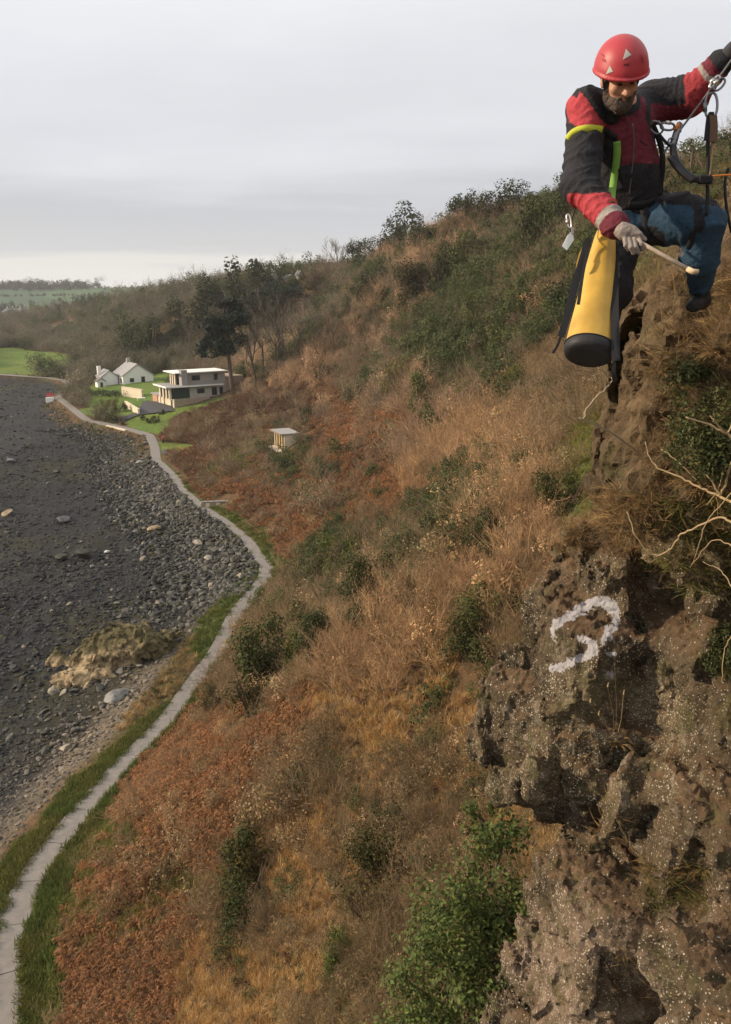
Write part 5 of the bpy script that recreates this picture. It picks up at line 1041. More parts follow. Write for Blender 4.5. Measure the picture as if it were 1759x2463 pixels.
def f_body(X, Y, Z):
    f = f_head(X, Y, Z); c = lambda a, b, r1, r2: sd_cap(X, Y, Z, J[a] if isinstance(a, str) else a, J[b] if isinstance(b, str) else b, r1, r2)
    f = smin(f, c('neck', 'chest', .075, .115), .06); f = smin(f, c('chest', 'waist', .125, .115), .06); f = smin(f, c('waist', pelvis, .115, .125), .05)
    f = smin(f, c('neck', 'shR', .07, .055), .05); f = smin(f, c('neck', 'shL', .07, .055), .05)
    for a, b, r1, r2 in (('shR', 'elR', .055, .042), ('elR', 'wrR', .042, .03), ('shL', 'elL', .055, .042), ('elL', 'wrL', .042, .03), (pelvis, 'hipL', .11, .095), ('hipL', 'knL', .085, .058), ('knL', 'anL', .056, .036), (pelvis, 'hipR', .11, .09), ('hipR', 'knR', .085, .058), ('knR', 'anR', .056, .036)): f = smin(f, c(a, b, r1, r2), .035)
    return f
lo, hi = bounds(list(J.values())+[HC], .16); hi[2] += .05
sdf_part('body', f_body, lo, hi, .0085, M_skin, man)
# finer face over the same head shape is carried by the body itself; eyes, beard and hair are parts
for s_ in (-1, 1):
    bm = bmesh.new(); bmesh.ops.create_uvsphere(bm, u_segments=12, v_segments=8, radius=.0085); me = bpy.data.meshes.new('eye'); bm.to_mesh(me); bm.free(); me.materials.append(plain('eye', (.03, .022, .02), .2)); o = link('eye', me, man); o.location = Vector(hl((s_*.031, -.0935, .002)))-Vector(pelvis); o.scale = (1.3, 1, .55)
def f_beard(X, Y, Z):
    x, y, z = loc(X, Y, Z); f = smin(sd_ell(x, y, z, (0, -.040, -.086), (.070, .070, .052)), sd_ell(x, y, z, (0, -.080, -.112), (.040, .032, .036)), .03)
    f = smin(f, sd_cap(x, y, z, (-.03, -.103, -.055), (.03, -.103, -.055), .010, .010), .012)
    for s_ in (-1, 1): f = smin(f, sd_cap(x, y, z, (s_*.070, -.012, .01), (s_*.066, -.03, -.07), .014, .02), .02)
    f = -smin(-f, sd_ell(x, y, z, (0, -.118, -.070), (.020, .02, .006)), .006)
    f = -smin(-f, sd_ell(x, y, z, (0, -.11, -.016), (.066, .066, .042)), .01)
    return f+vnoise(x*120, y*120, z*60, 5)*.0035
sdf_part('beard', f_beard, *bounds([HC], .19), .0055, M_beard, man)
def f_hair(X, Y, Z):
    x, y, z = loc(X, Y, Z); f = sd_ell(x, y, z, (0, .03, .02), (.088, .098, .10)); f = np.maximum(f, .005-y-.02); f = np.maximum(f, -.085-z); return f+vnoise(x*90, y*90, z*40, 6)*.003
sdf_part('hair', f_hair, *bounds([HC], .17), .0065, M_beard, man)
# --- helmet
def f_helm(X, Y, Z):
    x, y, z = loc(X, Y, Z); e = sd_ell(x, y, z, (0, .008, .062), (.127, .150, .132))
    e = smin(e, sd_ell(x, y, z, (0, -.004, .05), (.122, .144, .06)), .02)
    rim = .036+.10*np.maximum(0, y)**1.0*-.9+.012*(x/.12)**2*0          # the edge drops towards the nape
    f = np.maximum(e, -(z-rim+.004)); lip = np.abs(z-rim-.002)-.007; f = smin(f, np.maximum(e-.006, lip), .006)
    inner = sd_ell(x, y, z, (0, .008, .045), (.113, .136, .124)); return np.maximum(f, -inner)
ho, hV, hF = sdf_part('helmet', f_helm, *bounds([HC+HM @ np.array((0, 0, .06))], .215), .006, M_helm, man)
HB = BVHTree.FromPolygons([tuple(v) for v in hV], [tuple(f) for f in hF])
def cast(bvh, u, v, off=.003, fall=4.1):
    o = Vector((0, 0, CAMZ)); d = (PV(u, v, 5)-o).normalized(); r = bvh.ray_cast(o, d, 12)
    return (r[0]-d*off) if r[0] is not None else PV(u, v, fall)
def patch(name, poly, bvh, mat, parent, n=4, off=.0025):
    """a flat sticker following the surface it is stuck to"""
    mb = MB(); c = np.mean(poly, 0); V = [cast(bvh, *c, off)-Vector(pelvis)]; F = []; m_ = len(poly); rings = 3
    for r_ in range(1, rings+1):
        for i in range(m_*n):
            a = np.array(poly[i//n]); b = np.array(poly[(i//n+1) % m_]); q = a+(b-a)*((i % n)/n); q = c+(q-c)*r_/rings; V.append(cast(bvh, *q, off)-Vector(pelvis))
    k = m_*n
    for i in range(k): F.append((0, 1+i, 1+(i+1) % k))
    for r_ in range(rings-1):
        for i in range(k): F.append((1+r_*k+i, 1+(r_+1)*k+i, 1+(r_+1)*k+(i+1) % k, 1+r_*k+(i+1) % k))
    mb.add(V, F); o = link(name, mb.mesh(name, mat, True, None), parent); 
    if parent is not man: o.parent = parent
    return o
patch('reflector', [(1506, 117), (1519, 132), (1498, 144)], HB, M_refl, ho); patch('reflector', [(1467, 158), (1475, 172), (1457, 179)], HB, M_refl, ho)
for pl in ([(1444, 127), (1453, 131), (1455, 139), (1450, 136)], [(1447, 139), (1456, 142), (1458, 150), (1450, 147)], [(1541, 130), (1548, 140), (1549, 155), (1543, 146)]): patch('vent', pl, HB, plain('helmet_print', (.25, .02, .03), .6), ho, 2)
patch('badge', [(1500, 154), (1513, 152), (1514, 157), (1501, 159)], HB, plain('helmet_badge', (.13, .012, .02), .6), ho, 2)
bb, bV, bF = None, None, None
mb = MB()
for s_ in (-1, 1): mb.tube([hl((s_*.098, -.02, .02))-pelvis, hl((s_*.080, -.03, -.05))-pelvis, hl((s_*.05, -.06, -.115))-pelvis, hl((0, -.075, -.15))-pelvis], .006, 6)
link('chin_strap', mb.mesh('chin_strap', M_black, True, None), man)
def f_neck(X, Y, Z):
    x, y, z = loc(X, Y, Z); return sd_cap(x, y, z, (0, .02, -.125), (0, .05, -.21), .074, .088)+vnoise(x*25, y*25, z*60, 12)*.006
sdf_part('neck_warmer', f_neck, *bounds([hl((0, .03, -.16))], .17), .007, M_black, man)
# --- jacket
def f_jacket(X, Y, Z):
    c = lambda a, b, r1, r2: sd_cap(X, Y, Z, a, b, r1, r2)
    f = c(P(1490, 312, 4.31), P(1512, 420, 4.43), .172, .168); f = smin(f, c(P(1512, 420, 4.43), P(1518, 480, 4.5), .165, .168), .05)
    f = smin(f, c(P(1488, 272, 4.27), J['shR'], .105, .100), .06); f = smin(f, c(P(1500, 270, 4.30), J['shL'], .105, .100), .06)
    f = smin(f, c(J['shR'], J['elR'], .098, .090), .04); f = smin(f, c(J['elR'], P(1478, 542, 3.935), .088, .064), .04)
    f = smin(f, c(J['shL'], J['elL'], .108, .095), .05); f = smin(f, c(J['elL'], P(1730, 155, 4.15), .092, .062), .04)
    # stand-up collar and hood roll behind the neck
    ring = []
    for k in range(13):
        w = 2*math.pi*k/12; ring.append(P(1493, 264, 4.22)+np.array((math.cos(w)*.098, math.sin(w)*.085+.02, .035*math.sin(w)+.005)))
    for a, b in zip(ring[:-1], ring[1:]): f = smin(f, c(a, b, .034, .034), .025)
    # empty the neck so that the head shows
    f = -smin(-f, c(P(1494, 230, 4.19), P(1494, 262, 4.2), .075, .06), .02)
    m = np.abs(f) < .06; x, y, z = X[m], Y[m], Z[m]
    w1 = fbm(x, y, z*1.4, 7, 2, 301)*.012; w2 = 0; Q = np.stack([x, y, z], 1)
    # folds run round the limbs and droop across the chest
    for a, b, fr, am in (('shR', 'elR', 6, .010), ('elR', 'wrR', 7, .011), ('shL', 'elL', 6, .010), ('elL', 'wrL', 6, .009)):
        d = J[b]-J[a]; t = ((Q-J[a])@d)/(d@d); dist = np.linalg.norm(Q-J[a]-np.clip(t, 0, 1)[:, None]*d, axis=1); wt = sstep(.15, .10, dist)*sstep(-.15, .1, t)*sstep(1.15, .9, t); ph = t*fr*3.14*2+vnoise(x*11, y*11, z*11, 303)*3.4+vnoise(x*4, y*4, z*4, 304)*4; w2 = w2+wt*am*np.maximum(0, np.sin(ph))**1.5*(.5+.5*vnoise(x*7, y*7, z*7, 305))
    rid = 1-np.abs(vnoise(x*9+z*7, y*9, z*8-x*5, 306)); w2 = w2+np.clip((rid-.8)/.2, 0, 1)*.007
    f[m] += w1-w2; return f
def seg_t(V, a, b): d = b-a; return ((V-a)@d)/(d@d)
def c_jacket(V, nr):
    u, v, d = proj(V); n = len(V); x, y, z = V.T; jag = fbm(x, y, z, 18, 2, 311)*7
    blk = np.array((.017, .017, .021)); red = np.array((.36, .042, .052)); mar = np.array((.12, .018, .030)); gry = np.array((.27, .245, .22))
    c = np.tile(blk, (n, 1)); front = d < 4.5
    def put(poly, k, cond=True): mk = inpoly(u+jag, v+jag*.6, poly) & front & cond; c[mk] = k
    put([(1360, 238), (1372, 226), (1392, 238), (1398, 222), (1414, 240), (1440, 282), (1462, 303), (1440, 310), (1400, 312), (1368, 292)], red)
    put([(1458, 300), (1500, 282), (1545, 262), (1535, 225), (1552, 235), (1556, 290), (1570, 330), (1600, 376), (1588, 385), (1490, 376), (1488, 330), (1462, 318)], mar)  # chest maroon is the red darkened, shade put into the cloth
    put([(1492, 376), (1560, 352), (1600, 372), (1596, 392), (1492, 396)], mar)
    t = seg_t(V, J['elR'], P(1486, 548, 3.92)); near = np.linalg.norm(V-J['wrR'], axis=1) < .34; fa = near & (t > -.05) & (v > 465+jag)
    c[fa & (t > .0)] = red; c[fa & (t > .74)] = gry; c[fa & (t > .86)] = mar
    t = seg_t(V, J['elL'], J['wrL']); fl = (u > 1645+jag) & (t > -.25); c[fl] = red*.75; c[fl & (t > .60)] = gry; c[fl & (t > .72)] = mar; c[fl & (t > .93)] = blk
    lowarm = (u > 1565) & (u <= 1660) & (v > 252+jag); c[lowarm & (v < 300)] = mar
    return np.clip(c*(1+.12*fbm(x, y, z, 25, 2, 312))[:, None], .003, 1)
lo, hi = bounds([J['shR'], J['elR'], J['wrR'], J['shL'], J['elL'], J['wrL'], P(1520, 500, 4.5), P(1490, 260, 4.2), P(1490, 400, 4.6)], .22)
jo, jV, jF = sdf_part('jacket', f_jacket, lo, hi, .0085, M_cloth, man, True, c_jacket)
# --- trousers
def f_trou(X, Y, Z):
    c = lambda a, b, r1, r2: sd_cap(X, Y, Z, a, b, r1, r2)
    f = sd_ell(X, Y, Z, P(1528, 505, 4.55), (.175, .165, .15)); f = smin(f, c(J['hipL'], P(1660, 528, 4.33), .135, .122), .05); f = smin(f, c(P(1640, 528, 4.36), J['knL'], .122, .098), .05)
    f = smin(f, c(J['knL'], P(1684, 612, 4.40), .100, .102), .03); f = smin(f, c(P(1684, 612, 4.40), P(1684, 680, 4.54), .102, .064), .04)
    f = smin(f, c(J['hipR'], J['knR'], .13, .10), .06); f = smin(f, c(J['knR'], P(1441, 790, 4.83), .10, .075), .04)
    m = np.abs(f) < .06; x, y, z = X[m], Y[m], Z[m]; w1 = fbm(x, y, z, 6, 2, 321)*.018; rid = 1-np.abs(vnoise(x*9, y*9+z*5, z*8-x*5, 323)); f[m] += w1-np.clip((rid-.75)/.25, 0, 1)*.013
    return f
def c_trou(V, nr):
    u, v, d = proj(V); x, y, z = V.T; n = fbm(x, y, z, 14, 3, 331); c = np.tile(np.array((.021, .050, .085)), (len(V), 1))*(1+.35*n)[:, None]
    blk = np.array((.016, .015, .018)); k = (v < 492+n*10+(u-1600)*.05) & (u > 1530); c[k] = blk; k = (u > 1668+n*8) & (u < 1692+n*8) & (v < 560) & (v > 480); c[k] = blk
    k = (u-1505 < (640-v)*.9+n*10) & (v > 545); c[k] = blk*.9; k = (u < 1600) & (v > 560+n*10); c[k] = blk*.9  # right leg and inner thigh blackened: shade put into the cloth colour
    k = np.hypot(u-1632, v-607) < 12; c[k] = (.10, .085, .10); return np.clip(c, .003, 1)
lo, hi = bounds([J['hipL'], J['knL'], J['anL'], J['hipR'], J['knR'], J['anR'], P(1528, 505, 4.55)], .2)
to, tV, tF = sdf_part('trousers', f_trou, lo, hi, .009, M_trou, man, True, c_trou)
# --- boots
def boot(an, toe, heel):
    fn = lambda X, Y, Z: smin(smin(sd_cap(X, Y, Z, an, heel, .052, .047), sd_cap(X, Y, Z, heel, toe, .047, .040), .03), sd_cap(X, Y, Z, an+np.array((0, 0, .03)), an, .062, .055), .02)+vnoise(X*30, Y*30, Z*30, 7)*.003
    o, _, _ = sdf_part('boot', fn, *bounds([an, toe, heel], .1), .0075, M_boot, man)
    mb = MB(); d = toe-heel; ax = Vector(d).normalized(); return o
boot(P(1682, 695, 4.58), P(1668, 735, 4.52), P(1688, 722, 4.64)); boot(P(1440, 806, 4.88), P(1420, 830, 4.84), P(1442, 826, 4.96))
# --- right hand closed on the bar
Sa, Sb = P(1492, 556, 3.885), P(1672, 657, 3.72)
def f_glove(X, Y, Z):
    c = lambda a, b, r1, r2: sd_cap(X, Y, Z, a, b, r1, r2)
    f = c(P(1484, 548, 3.92), P(1500, 556, 3.885), .040, .038); f = smin(f, c(P(1503, 563, 3.875), P(1530, 566, 3.865), .026, .024), .03); f = smin(f, c(P(1498, 552, 3.88), P(1522, 556, 3.865), .030, .026), .02)
    for (b, m_, k, t, r_) in (((1503, 574, 3.86), (1505, 590, 3.835), (1512, 600, 3.850), (1514, 596, 3.885), .0098), ((1514, 577, 3.855), (1517, 595, 3.825), (1524, 608, 3.842), (1525, 602, 3.88), .0105), ((1526, 577, 3.852), (1530, 595, 3.822), (1536, 607, 3.838), (1536, 601, 3.876), .0105), ((1537, 572, 3.855), (1543, 588, 3.826), (1548, 598, 3.838), (1547, 594, 3.872), .0100)):
        f = smin(f, c(P(*b), P(*m_), r_*1.12, r_*1.02), .007); f = smin(f, c(P(*m_), P(*k), r_*1.02, r_*.95), .004); f = smin(f, c(P(*k), P(*t), r_*.95, r_*.85), .004)
    f = smin(f, c(P(1514, 552, 3.87), P(1538, 562, 3.845), .0145, .012), .012); f = smin(f, c(P(1538, 562, 3.845), P(1552, 576, 3.85), .012, .0095), .006)
    return f+vnoise(X*70, Y*70, Z*70, 8)*.0015
sdf_part('glove', f_glove, *bounds([P(1480, 545, 3.92), P(1560, 610, 3.8)], .07), .0042, M_glove, man)
# --- left hand round the rope at the frame edge
def f_glove2(X, Y, Z):
    c = lambda a, b, r1, r2: sd_cap(X, Y, Z, a, b, r1, r2); f = c(P(1740, 145, 4.13), P(1764, 120, 4.10), .040, .042); f = smin(f, c(P(1760, 128, 4.1), P(1778, 108, 4.08), .036, .032), .02)
    for k in range(4):
        b = (1768+k*5, 128-k*11); f = smin(f, c(P(b[0], b[1], 4.06), P(b[0]+18, b[1]+6, 4.03), .012, .011), .006); f = smin(f, c(P(b[0]+18, b[1]+6, 4.03), P(b[0]+30, b[1]+4, 4.07), .011, .0105), .004); f = smin(f, c(P(b[0]+30, b[1]+4, 4.07), P(b[0]+24, b[1], 4.11), .0105, .009), .004)
    f = smin(f, c(P(1756, 118, 4.08), P(1768, 94, 4.06), .014, .012), .008); return smin(f, c(P(1768, 94, 4.06), P(1784, 86, 4.08), .012, .010), .006)
sdf_part('glove', f_glove2, *bounds([P(1735, 150, 4.14), P(1815, 80, 4.06)], .07), .0045, M_glove2, man)
mb = MB(); mb.tube([P(1731, 154, 4.145)-pelvis, P(1746, 138, 4.125)-pelvis], [.050, .047], 20); link('cuff', mb.mesh('cuff', M_tan, True, None), man)
# --- harness
allV = np.vstack([jV, tV]); WB = BVHTree.FromPolygons([tuple(v) for v in allV], [tuple(f) for f in jF]+[tuple(f+len(jV)) for f in tF])
harness = link('harness', None, man); harness.empty_display_size = .05
def strap(name, px, w, mat, parent, off=.008, th=.004):
    pts = [cast(WB, float(q[0]), float(q[1]), off, 4.3) for q in curve_pts([np.array(p, float) for p in px], 5)]
    for _ in range(14): pts = [pts[0]]+[(pts[i-1]+pts[i]*2+pts[i+1])/4 for i in range(1, len(pts)-1)]+[pts[-1]]
    V = []; F = []; o = Vector((0, 0, CAMZ)); n = len(pts)
    for i, p in enumerate(pts):
        t = (pts[min(i+1, n-1)]-pts[max(i-1, 0)]).normalized(); vd = (p-o).normalized(); s_ = t.cross(vd).normalized(); q = p-Vector(pelvis)
        V += [q-s_*w, q+s_*w, q+s_*w+vd*th, q-s_*w+vd*th]
    for i in range(n-1):
        for k in range(4): F.append((4*i+k, 4*i+(k+1) % 4, 4*i+4+(k+1) % 4, 4*i+4+k))
    F += [(3, 2, 1, 0), (4*n-4, 4*n-3, 4*n-2, 4*n-1)]; mb = MB(); mb.add(V, F); return link(name, mb.mesh(name, mat, True, None), parent)
strap('shoulder_strap', [(1366, 336), (1374, 323), (1390, 312), (1420, 308), (1450, 313)], .019, M_yel, harness, .016, .012)
strap('chest_strap', [(1452, 313), (1468, 320), (1482, 330)], .012, M_black, harness)
strap('vertical_strap', [(1484, 340), (1486, 370), (1480, 410), (1474, 450), (1470, 485)], .019, M_grn, harness)
strap('waist_belt', [(1512, 490), (1530, 492), (1550, 488), (1570, 480), (1592, 466)], .022, M_black, harness)
strap('leg_loop', [(1548, 500), (1556, 530), (1552, 570), (1535, 600)], .022, M_black, harness); strap('knee_strap', [(1684, 480), (1680, 520), (1668, 560), (1655, 600)], .014, M_black, harness)
strap('zip', [(1522, 296), (1526, 330), (1524, 380), (1518, 430), (1514, 470)], .0035, M_alu, harness, .004, .003); strap('pocket_seam', [(1540, 340), (1560, 352), (1574, 360)], .0025, M_black, harness, .004, .003)
strap('right_strap', [(1570, 300), (1588, 340), (1596, 380), (1592, 430), (1585, 470)], .014, M_black, harness)
# --- gear: every piece that could be unclipped is its own thing
def gtube(name, label, cat, pts, r_, mat, n=8, smooth_n=6):
    b0 = Vector(pts[0]); o = thing(name, label, cat, b0); q = [Vector(p)-b0 for p in curve_pts([np.array(p, float) for p in pts], smooth_n)]; mb = MB(); mb.tube(q, r_, n); mb2 = mb.mesh(name, mat, True, None); o2 = link('cord', mb2, o); return o
def carabiner(name, label, u0, v0, u1, v1, wpx, d, mat, r_=.0055, gate=None):
    """an oval ring with a gate, long axis from (u0,v0) to (u1,v1)"""
    a, b = Vector(P(u0, v0, d)), Vector(P(u1, v1, d)); ax = (b-a); ln = ax.length; ax.normalize(); vd = (a-Vector((0, 0, CAMZ))).normalized(); sd = ax.cross(vd).normalized(); w = wpx*d/FPX/2; o = thing(name, label, 'carabiner', a)
    pts = []
    for k in range(25):
        t = 2*math.pi*k/24; cx, sx_ = math.cos(t), math.sin(t); ex = abs(cx)**.7*(1 if cx > 0 else -1); pts.append(ax*(ln/2+sx_*ln/2)+sd*(ex*w))
    mb = MB(); mb.tube(pts, r_, 8, None, False); link('ring', mb.mesh('ring', mat, True, None), o)
    mb = MB(); mb.tube([ax*ln*.3+sd*w, ax*ln*.66+sd*w], r_*1.6, 10); link('gate', mb.mesh('gate', gate or mat, True, None), o); return o
def gear():
    gtube('main_rope', 'taut grey rope running up past the raised hand', 'rope', [P(1597, 369, 4.2), P(1617, 338, 4.2), P(1642, 305, 4.18), P(1692, 239, 4.15), P(1740, 172, 4.1), P(1800, 88, 4.05), P(1900, -60, 4.0)], .0062, M_rope)
    carabiner('carabiner', 'bright steel shackle hanging near the raised wrist', 1709, 212, 1730, 184, 12, 4.1, M_steel, .008)
    carabiner('carabiner', 'locking carabiner beside the bright steel shackle', 1718, 216, 1742, 190, 18, 4.08, M_alu, .006, M_steel)
    carabiner('carabiner', 'long oval carabiner below the shackle against the sky', 1711, 284, 1711, 224, 27, 4.1, M_alu, .0065)
    carabiner('carabiner', 'small carabiner on the chest strap of the harness', 1566, 296, 1592, 318, 22, 4.2, M_alu, .0058); carabiner('carabiner', 'carabiner joining the chest ring to the orange fitting', 1590, 302, 1622, 306, 16, 4.18, M_alu, .0060, M_steel)
    # sewn strap with swivel under the oval carabiner
    o = thing('sewn_strap', 'black sewn strap with brown stitched block hanging from the oval carabiner', 'strap', P(1711, 284, 4.1)); b0 = P(1711, 284, 4.1); k = 4.1/FPX
    def slab(name, uv, w, mat, th=.012):
        pts = [Vector(P(*q))-Vector(b0) for q in uv]; V = []; F = []
        for p in pts: V += [p+Vector((-w, -th, 0)), p+Vector((w, -th, 0)), p+Vector((w, th, 0)), p+Vector((-w, th, 0))]
        for i in range(len(pts)-1):
            for j in range(4): F.append((4*i+j, 4*i+(j+1) % 4, 4*i+4+(j+1) % 4, 4*i+4+j))
        F += [(0, 1, 2, 3), (4*len(pts)-1, 4*len(pts)-2, 4*len(pts)-3, 4*len(pts)-4)]; mb = MB(); mb.add(V, F); return link(name, mb.mesh(name, mat, False, None), o)
    slab('black_half', [(1709, 276, 4.1), (1706, 300, 4.1), (1702, 338, 4.1)], 7*k, M_black); slab('stitched_block', [(1714, 278, 4.09), (1716, 305, 4.09), (1714, 342, 4.09)], 9*k, plain('brown_stitching', (.10, .055, .035), .8)); slab('loop', [(1711, 270, 4.1), (1711, 282, 4.1)], 5*k, M_black)
    gtube('hanging_strap', 'long black strap hanging down to the raised knee', 'strap', [P(1703, 338, 4.1), P(1703, 400, 4.12), P(1702, 470, 4.15), P(1699, 518, 4.16)], .0095, M_black)
    gtube('tan_cord', 'thin tan cord hanging beside the black strap', 'rope', [P(1714, 342, 4.1), P(1713, 370, 4.11), P(1708, 410, 4.12), P(1704, 445, 4.13)], .0055, M_trope)
    # chest device with orange fitting
    b0 = P(1628, 310, 4.18); o = thing('descender', 'dark alloy descender with orange fitting clipped in front of the chest', 'descender', b0)
    mb = MB(); mb.tube([P(1634, 296, 4.18)-b0, P(1628, 318, 4.18)-b0, P(1620, 345, 4.18)-b0, P(1612, 352, 4.18)-b0], [.012, .018, .020, .010], 10); link('body', mb.mesh('body', M_alu, True, None), o)
    mb = MB(); mb.tube([P(1633, 298, 4.165)-b0, P(1624, 313, 4.165)-b0], [.010, .010], 8); link('orange_lever', mb.mesh('orange_lever', M_orange, True, None), o)
    pts = [P(1632, 294, 4.18)-b0, P(1640, 300, 4.18)-b0, P(1636, 318, 4.18)-b0]; mb = MB(); mb.tube(curve_pts(pts, 5), .006, 8); link('cheek', mb.mesh('cheek', M_alu, True, None), o)
    pts = [P(1616+8*math.cos(w), 340+8*math.sin(w), 4.165)-b0 for w in np.linspace(0, 6.283, 17)]; mb = MB(); mb.tube(pts, .005, 6, None, False); link('eye_ring', mb.mesh('eye_ring', M_alu, True, None), o)
    gtube('short_lanyard', 'short dark lanyard crossing behind the descender', 'lanyard', [P(1585, 322, 4.2), P(1600, 340, 4.2), P(1614, 352, 4.19)], .008, M_black)
    gtube('lanyard', 'thick dark padded lanyard looping from the chest to the hanging strap', 'lanyard', [P(1619, 350, 4.16), P(1622, 376, 4.15), P(1636, 402, 4.14), P(1658, 424, 4.13), P(1676, 430, 4.12)], [.018]*25, plain('navy_tube', (.018, .020, .026), .6))
    gtube('lanyard', 'second thick lanyard tube with an open end near the chest', 'lanyard', [P(1612, 376, 4.13), P(1622, 394, 4.13), P(1642, 416, 4.12), P(1668, 436, 4.11)], [.017]*19, plain('navy_tube_b', (.02, .021, .025), .6))
    b0 = P(1696, 432, 4.11); o = thing('buckle', 'black buckle where the padded lanyard meets the strap', 'buckle', b0); link('plate', boxmesh('plate', (0, 0, 0), (.075, .03, .045), M_black, .008), o); link('bar', boxmesh('bar', (-.04, 0, .0), (.05, .02, .03), M_black, .006), o)
    gtube('orange_cord', 'short orange and white cord leading off to the right', 'rope', [P(1712, 424, 4.12), P(1735, 422, 4.12), P(1765, 420, 4.12), P(1820, 416, 4.12)], .0048, M_orange)
    gtube('spare_strap', 'dark strap dangling at the right edge of the picture', 'strap', [P(1752, 405, 4.3), P(1744, 440, 4.3), P(1748, 500, 4.3), P(1760, 560, 4.3)], .008, M_black)
    # tag and clip at the hip
    carabiner('carabiner', 'silver carabiner hanging at the left hip', 1372, 548, 1366, 516, 9, 4.05, M_steel, .0045)
    b0 = P(1371, 560, 4.02); o = thing('tag', 'small white plastic tag hanging at the left hip', 'tag', b0); mb = MB(); q = [P(1378, 556, 4.02), P(1381, 577, 4.02), P(1364, 602, 4.0), P(1353, 592, 4.0), P(1366, 566, 4.01)]; V = [Vector(p)-Vector(b0) for p in q]; V2 = [p+Vector((0, .006, 0)) for p in V]; mb.add(V+V2, [(0, 4, 3, 2, 1), (5, 6, 7, 8, 9)]+[(i, (i+1) % 5, 5+(i+1) % 5, 5+i) for i in range(5)]); link('card', mb.mesh('card', plain('white_plastic', (.72, .76, .74), .4), False, None), o)
    patch_ = bx('clip', (.012, -.002, .012), (.012, .012, .03), M_steel, o)
    mb = MB(); mb.tube([P(1385, 500, 4.15)-b0, P(1372, 540, 4.08)-b0, P(1373, 556, 4.02)-b0], .003, 6); link('cord', mb.mesh('cord', M_black, True, None), o)
    # scaling bar in the gloved hand
    o = thing('scaling_bar', 'thin wooden bar with a pale hooked end held in the gloved hand', 'bar', Sa); d = Vector(Sb-Sa); mb = MB(); mb.tube([d*-.08, d*.5, d*.93], [.0095, .0095, .0105], 10); link('shaft', mb.mesh('shaft', M_stick, True, None), o); mb = MB(); mb.tube([d*.90, d*.97, d*.985+Vector((.022, 0, .006))], [.012, .014, .009], 10); link('tip', mb.mesh('tip', M_tip, True, None), o)
gear()
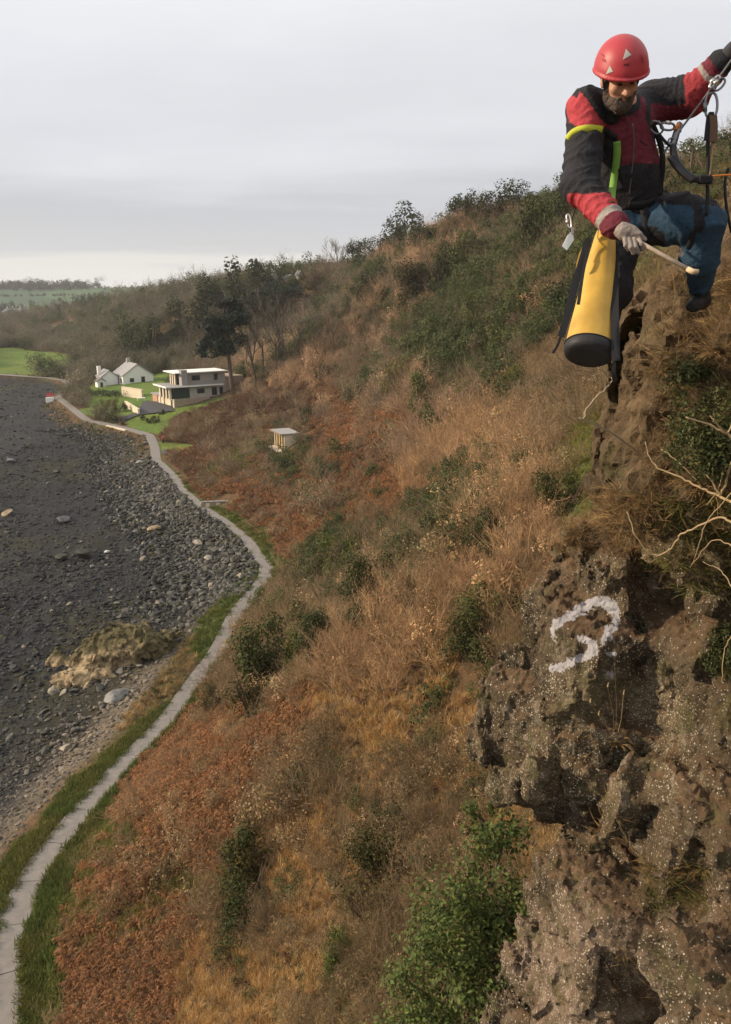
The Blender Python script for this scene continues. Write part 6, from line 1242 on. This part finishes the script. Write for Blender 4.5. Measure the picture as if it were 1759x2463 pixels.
# --- yellow tackle bag
def bag():
    A, Bt = Vector(P(1457, 560, 4.14)), Vector(P(1418, 838, 3.92)); ax = (Bt-A); ln = ax.length; ax.normalize(); side = ax.cross(Vector((0, -1, .3))).normalized(); fr = side.cross(ax).normalized()
    o = thing('tackle_bag', 'yellow tapered tackle bag with black base hanging below the climber', 'bag', A); n = 40; m_ = 26; V = []; F = []
    for i in range(m_+1):
        t = i/m_; r_ = .046+(.120-.046)*(t**.8)
        for k in range(n):
            w = 2*math.pi*k/n; wr = 1+.030*float(vnoise(math.cos(w)*2.2, math.sin(w)*2.2, t*4.5, 71))*(1-.4*t)+.010*math.sin(w*7+t*9)*(1-t); V.append(ax*ln*t+(side*math.cos(w)+fr*math.sin(w)*.92)*r_*wr)
    for i in range(m_):
        for k in range(n): F.append((i*n+k, i*n+(k+1) % n, (i+1)*n+(k+1) % n, (i+1)*n+k))
    F.append(tuple(range(n))); mb = MB(); mb.add(V, F); body = link('bag_body', mb.mesh('bag_body', M_bag, True, None), o)
    V = []; F = []; prof = [(.985, .121), (1.0, .124), (1.03, .123), (1.055, .117), (1.068, .105), (1.07, .06), (1.07, .0)]
    for t, r_ in prof:
        for k in range(n): w = 2*math.pi*k/n; V.append(ax*ln*t+(side*math.cos(w)+fr*math.sin(w)*.94)*r_)
    for i in range(len(prof)-1):
        for k in range(n): F.append((i*n+k, i*n+(k+1) % n, (i+1)*n+(k+1) % n, (i+1)*n+k))
    mb = MB(); mb.add(V, F); bs = link('bag_base', mb.mesh('bag_base', M_bagb, True, None), o); pts = []
    for k in range(n+1): w = 2*math.pi*k/n; pts.append(ax*ln*.985+(side*math.cos(w)+fr*math.sin(w)*.93)*.123)
    mb = MB(); mb.tube(pts, .0035, 6, None, False); link('seam', mb.mesh('seam', M_black, True, None), bs)
    def band(name, pts, w, mat, par=o, th=.004):
        q = [Vector(p) for p in curve_pts([np.array(p, float) for p in pts], 6)]; V = []; F = []; nn = len(q)
        for i, p in enumerate(q):
            t = (q[min(i+1, nn-1)]-q[max(i-1, 0)]).normalized(); vd = (p+A-Vector((0, 0, CAMZ))).normalized(); s_ = t.cross(vd).normalized(); V += [p-s_*w, p+s_*w, p+s_*w+vd*th, p-s_*w+vd*th]
        for i in range(nn-1):
            for k in range(4): F.append((4*i+k, 4*i+(k+1) % 4, 4*i+4+(k+1) % 4, 4*i+4+k))
        F += [(3, 2, 1, 0), (4*nn-4, 4*nn-3, 4*nn-2, 4*nn-1)]; mb = MB(); mb.add(V, F); return link(name, mb.mesh(name, mat, False, None), par)
    A_ = np.array(A)
    band('shoulder_strap', [P(1416, 575, 4.0)-A_, P(1404, 615, 3.93)-A_, P(1382, 690, 3.85)-A_, P(1362, 770, 3.78)-A_, P(1350, 810, 3.76)-A_], .017, M_black); band('strap_tail', [P(1352, 800, 3.77)-A_, P(1342, 830, 3.77)-A_, P(1330, 850, 3.78)-A_], .006, M_black)
    band('second_strap', [P(1414, 600, 3.93)-A_, P(1402, 660, 3.83)-A_, P(1394, 715, 3.76)-A_, P(1391, 733, 3.74)-A_], .008, M_black)
    band('back_panel', [P(1476, 585, 4.12)-A_, P(1478, 700, 3.95)-A_, P(1480, 800, 3.83)-A_, P(1482, 868, 3.8)-A_], .020, M_black, o, .012); band('haul_loop', [P(1478, 865, 3.82)-A_, P(1476, 895, 3.83)-A_, P(1478, 915, 3.85)-A_], .010, M_black)
    band('lid_flap', [P(1412, 595, 4.02)-A_, P(1402, 608, 4.0)-A_, P(1395, 632, 3.98)-A_, P(1393, 645, 3.98)-A_], .016, M_bag, o, .01)
    mb = MB(); mb.tube([P(1470, 520, 4.3)-A_, P(1462, 548, 4.2)-A_, np.zeros(3)], .008, 8); link('haul_cord', mb.mesh('haul_cord', M_rope, True, None), o)
bag()
# ================================================================ ground cover and stones, then the air
grow_cover(); lay_stones()
def far_hedges():
    """tree belts and hedgerows between the distant fields"""
    random.seed(77); q = [[], [], [], [], []]; T = [t_leafy(60, 160, .16), t_leafy(61, 160, .16)]
    lines = [((-700, 1395), (-470, 1400), 150, 13, 30), ((-470, 1400), (60, 1440), 130, 4.5, 12), ((-800, 1010), (-150, 960), 260, 8, 40), ((-560, 1200), (-250, 1240), 60, 4.5, 6), ((-420, 1120), (-380, 1400), 40, 4.5, 6), ((-260, 1150), (-200, 1420), 40, 4, 6), ((-620, 900), (-150, 860), 200, 7, 40)]
    for a, b, n, sc, jt in lines:
        for k in range(n):
            t_ = random.random(); x = a[0]+(b[0]-a[0])*t_+random.gauss(0, 5); y = a[1]+(b[1]-a[1])*t_+random.gauss(0, jt); s_ = sc*random.uniform(.5, 1.25); f = random.uniform(.7, 1.3); c = (.05*f, .054*f, .04*f) if random.random() < .7 else (.10*f, .085*f, .06*f)
            q[0].append((x, y, H1(x, y)-.2)); q[1].append((0, 0, random.uniform(0, 6.28))); q[2].append((s_, s_, s_*random.uniform(.8, 1.2))); q[3].append(c); q[4].append(random.randrange(2))
    scatter('distant_hedgerows', q, T, 'dark hedgerows and tree belts between the far green fields', 'hedgerow')
far_hedges()
m = bpy.data.materials.new('haze_air'); m.use_nodes = True; t = m.node_tree; t.nodes.clear(); vo = t.nodes.new('ShaderNodeOutputMaterial'); pv = t.nodes.new('ShaderNodeVolumePrincipled')
pv.inputs['Color'].default_value = (.93, .95, 1, 1); pv.inputs['Density'].default_value = .00014; t.links.new(pv.outputs[0], vo.inputs['Volume'])
link('haze', boxmesh('haze', (0, 0, 33), (8000, 8000, 90), m), None, kind='stuff', label='thin pale haze in the air over the whole shore', category='haze')
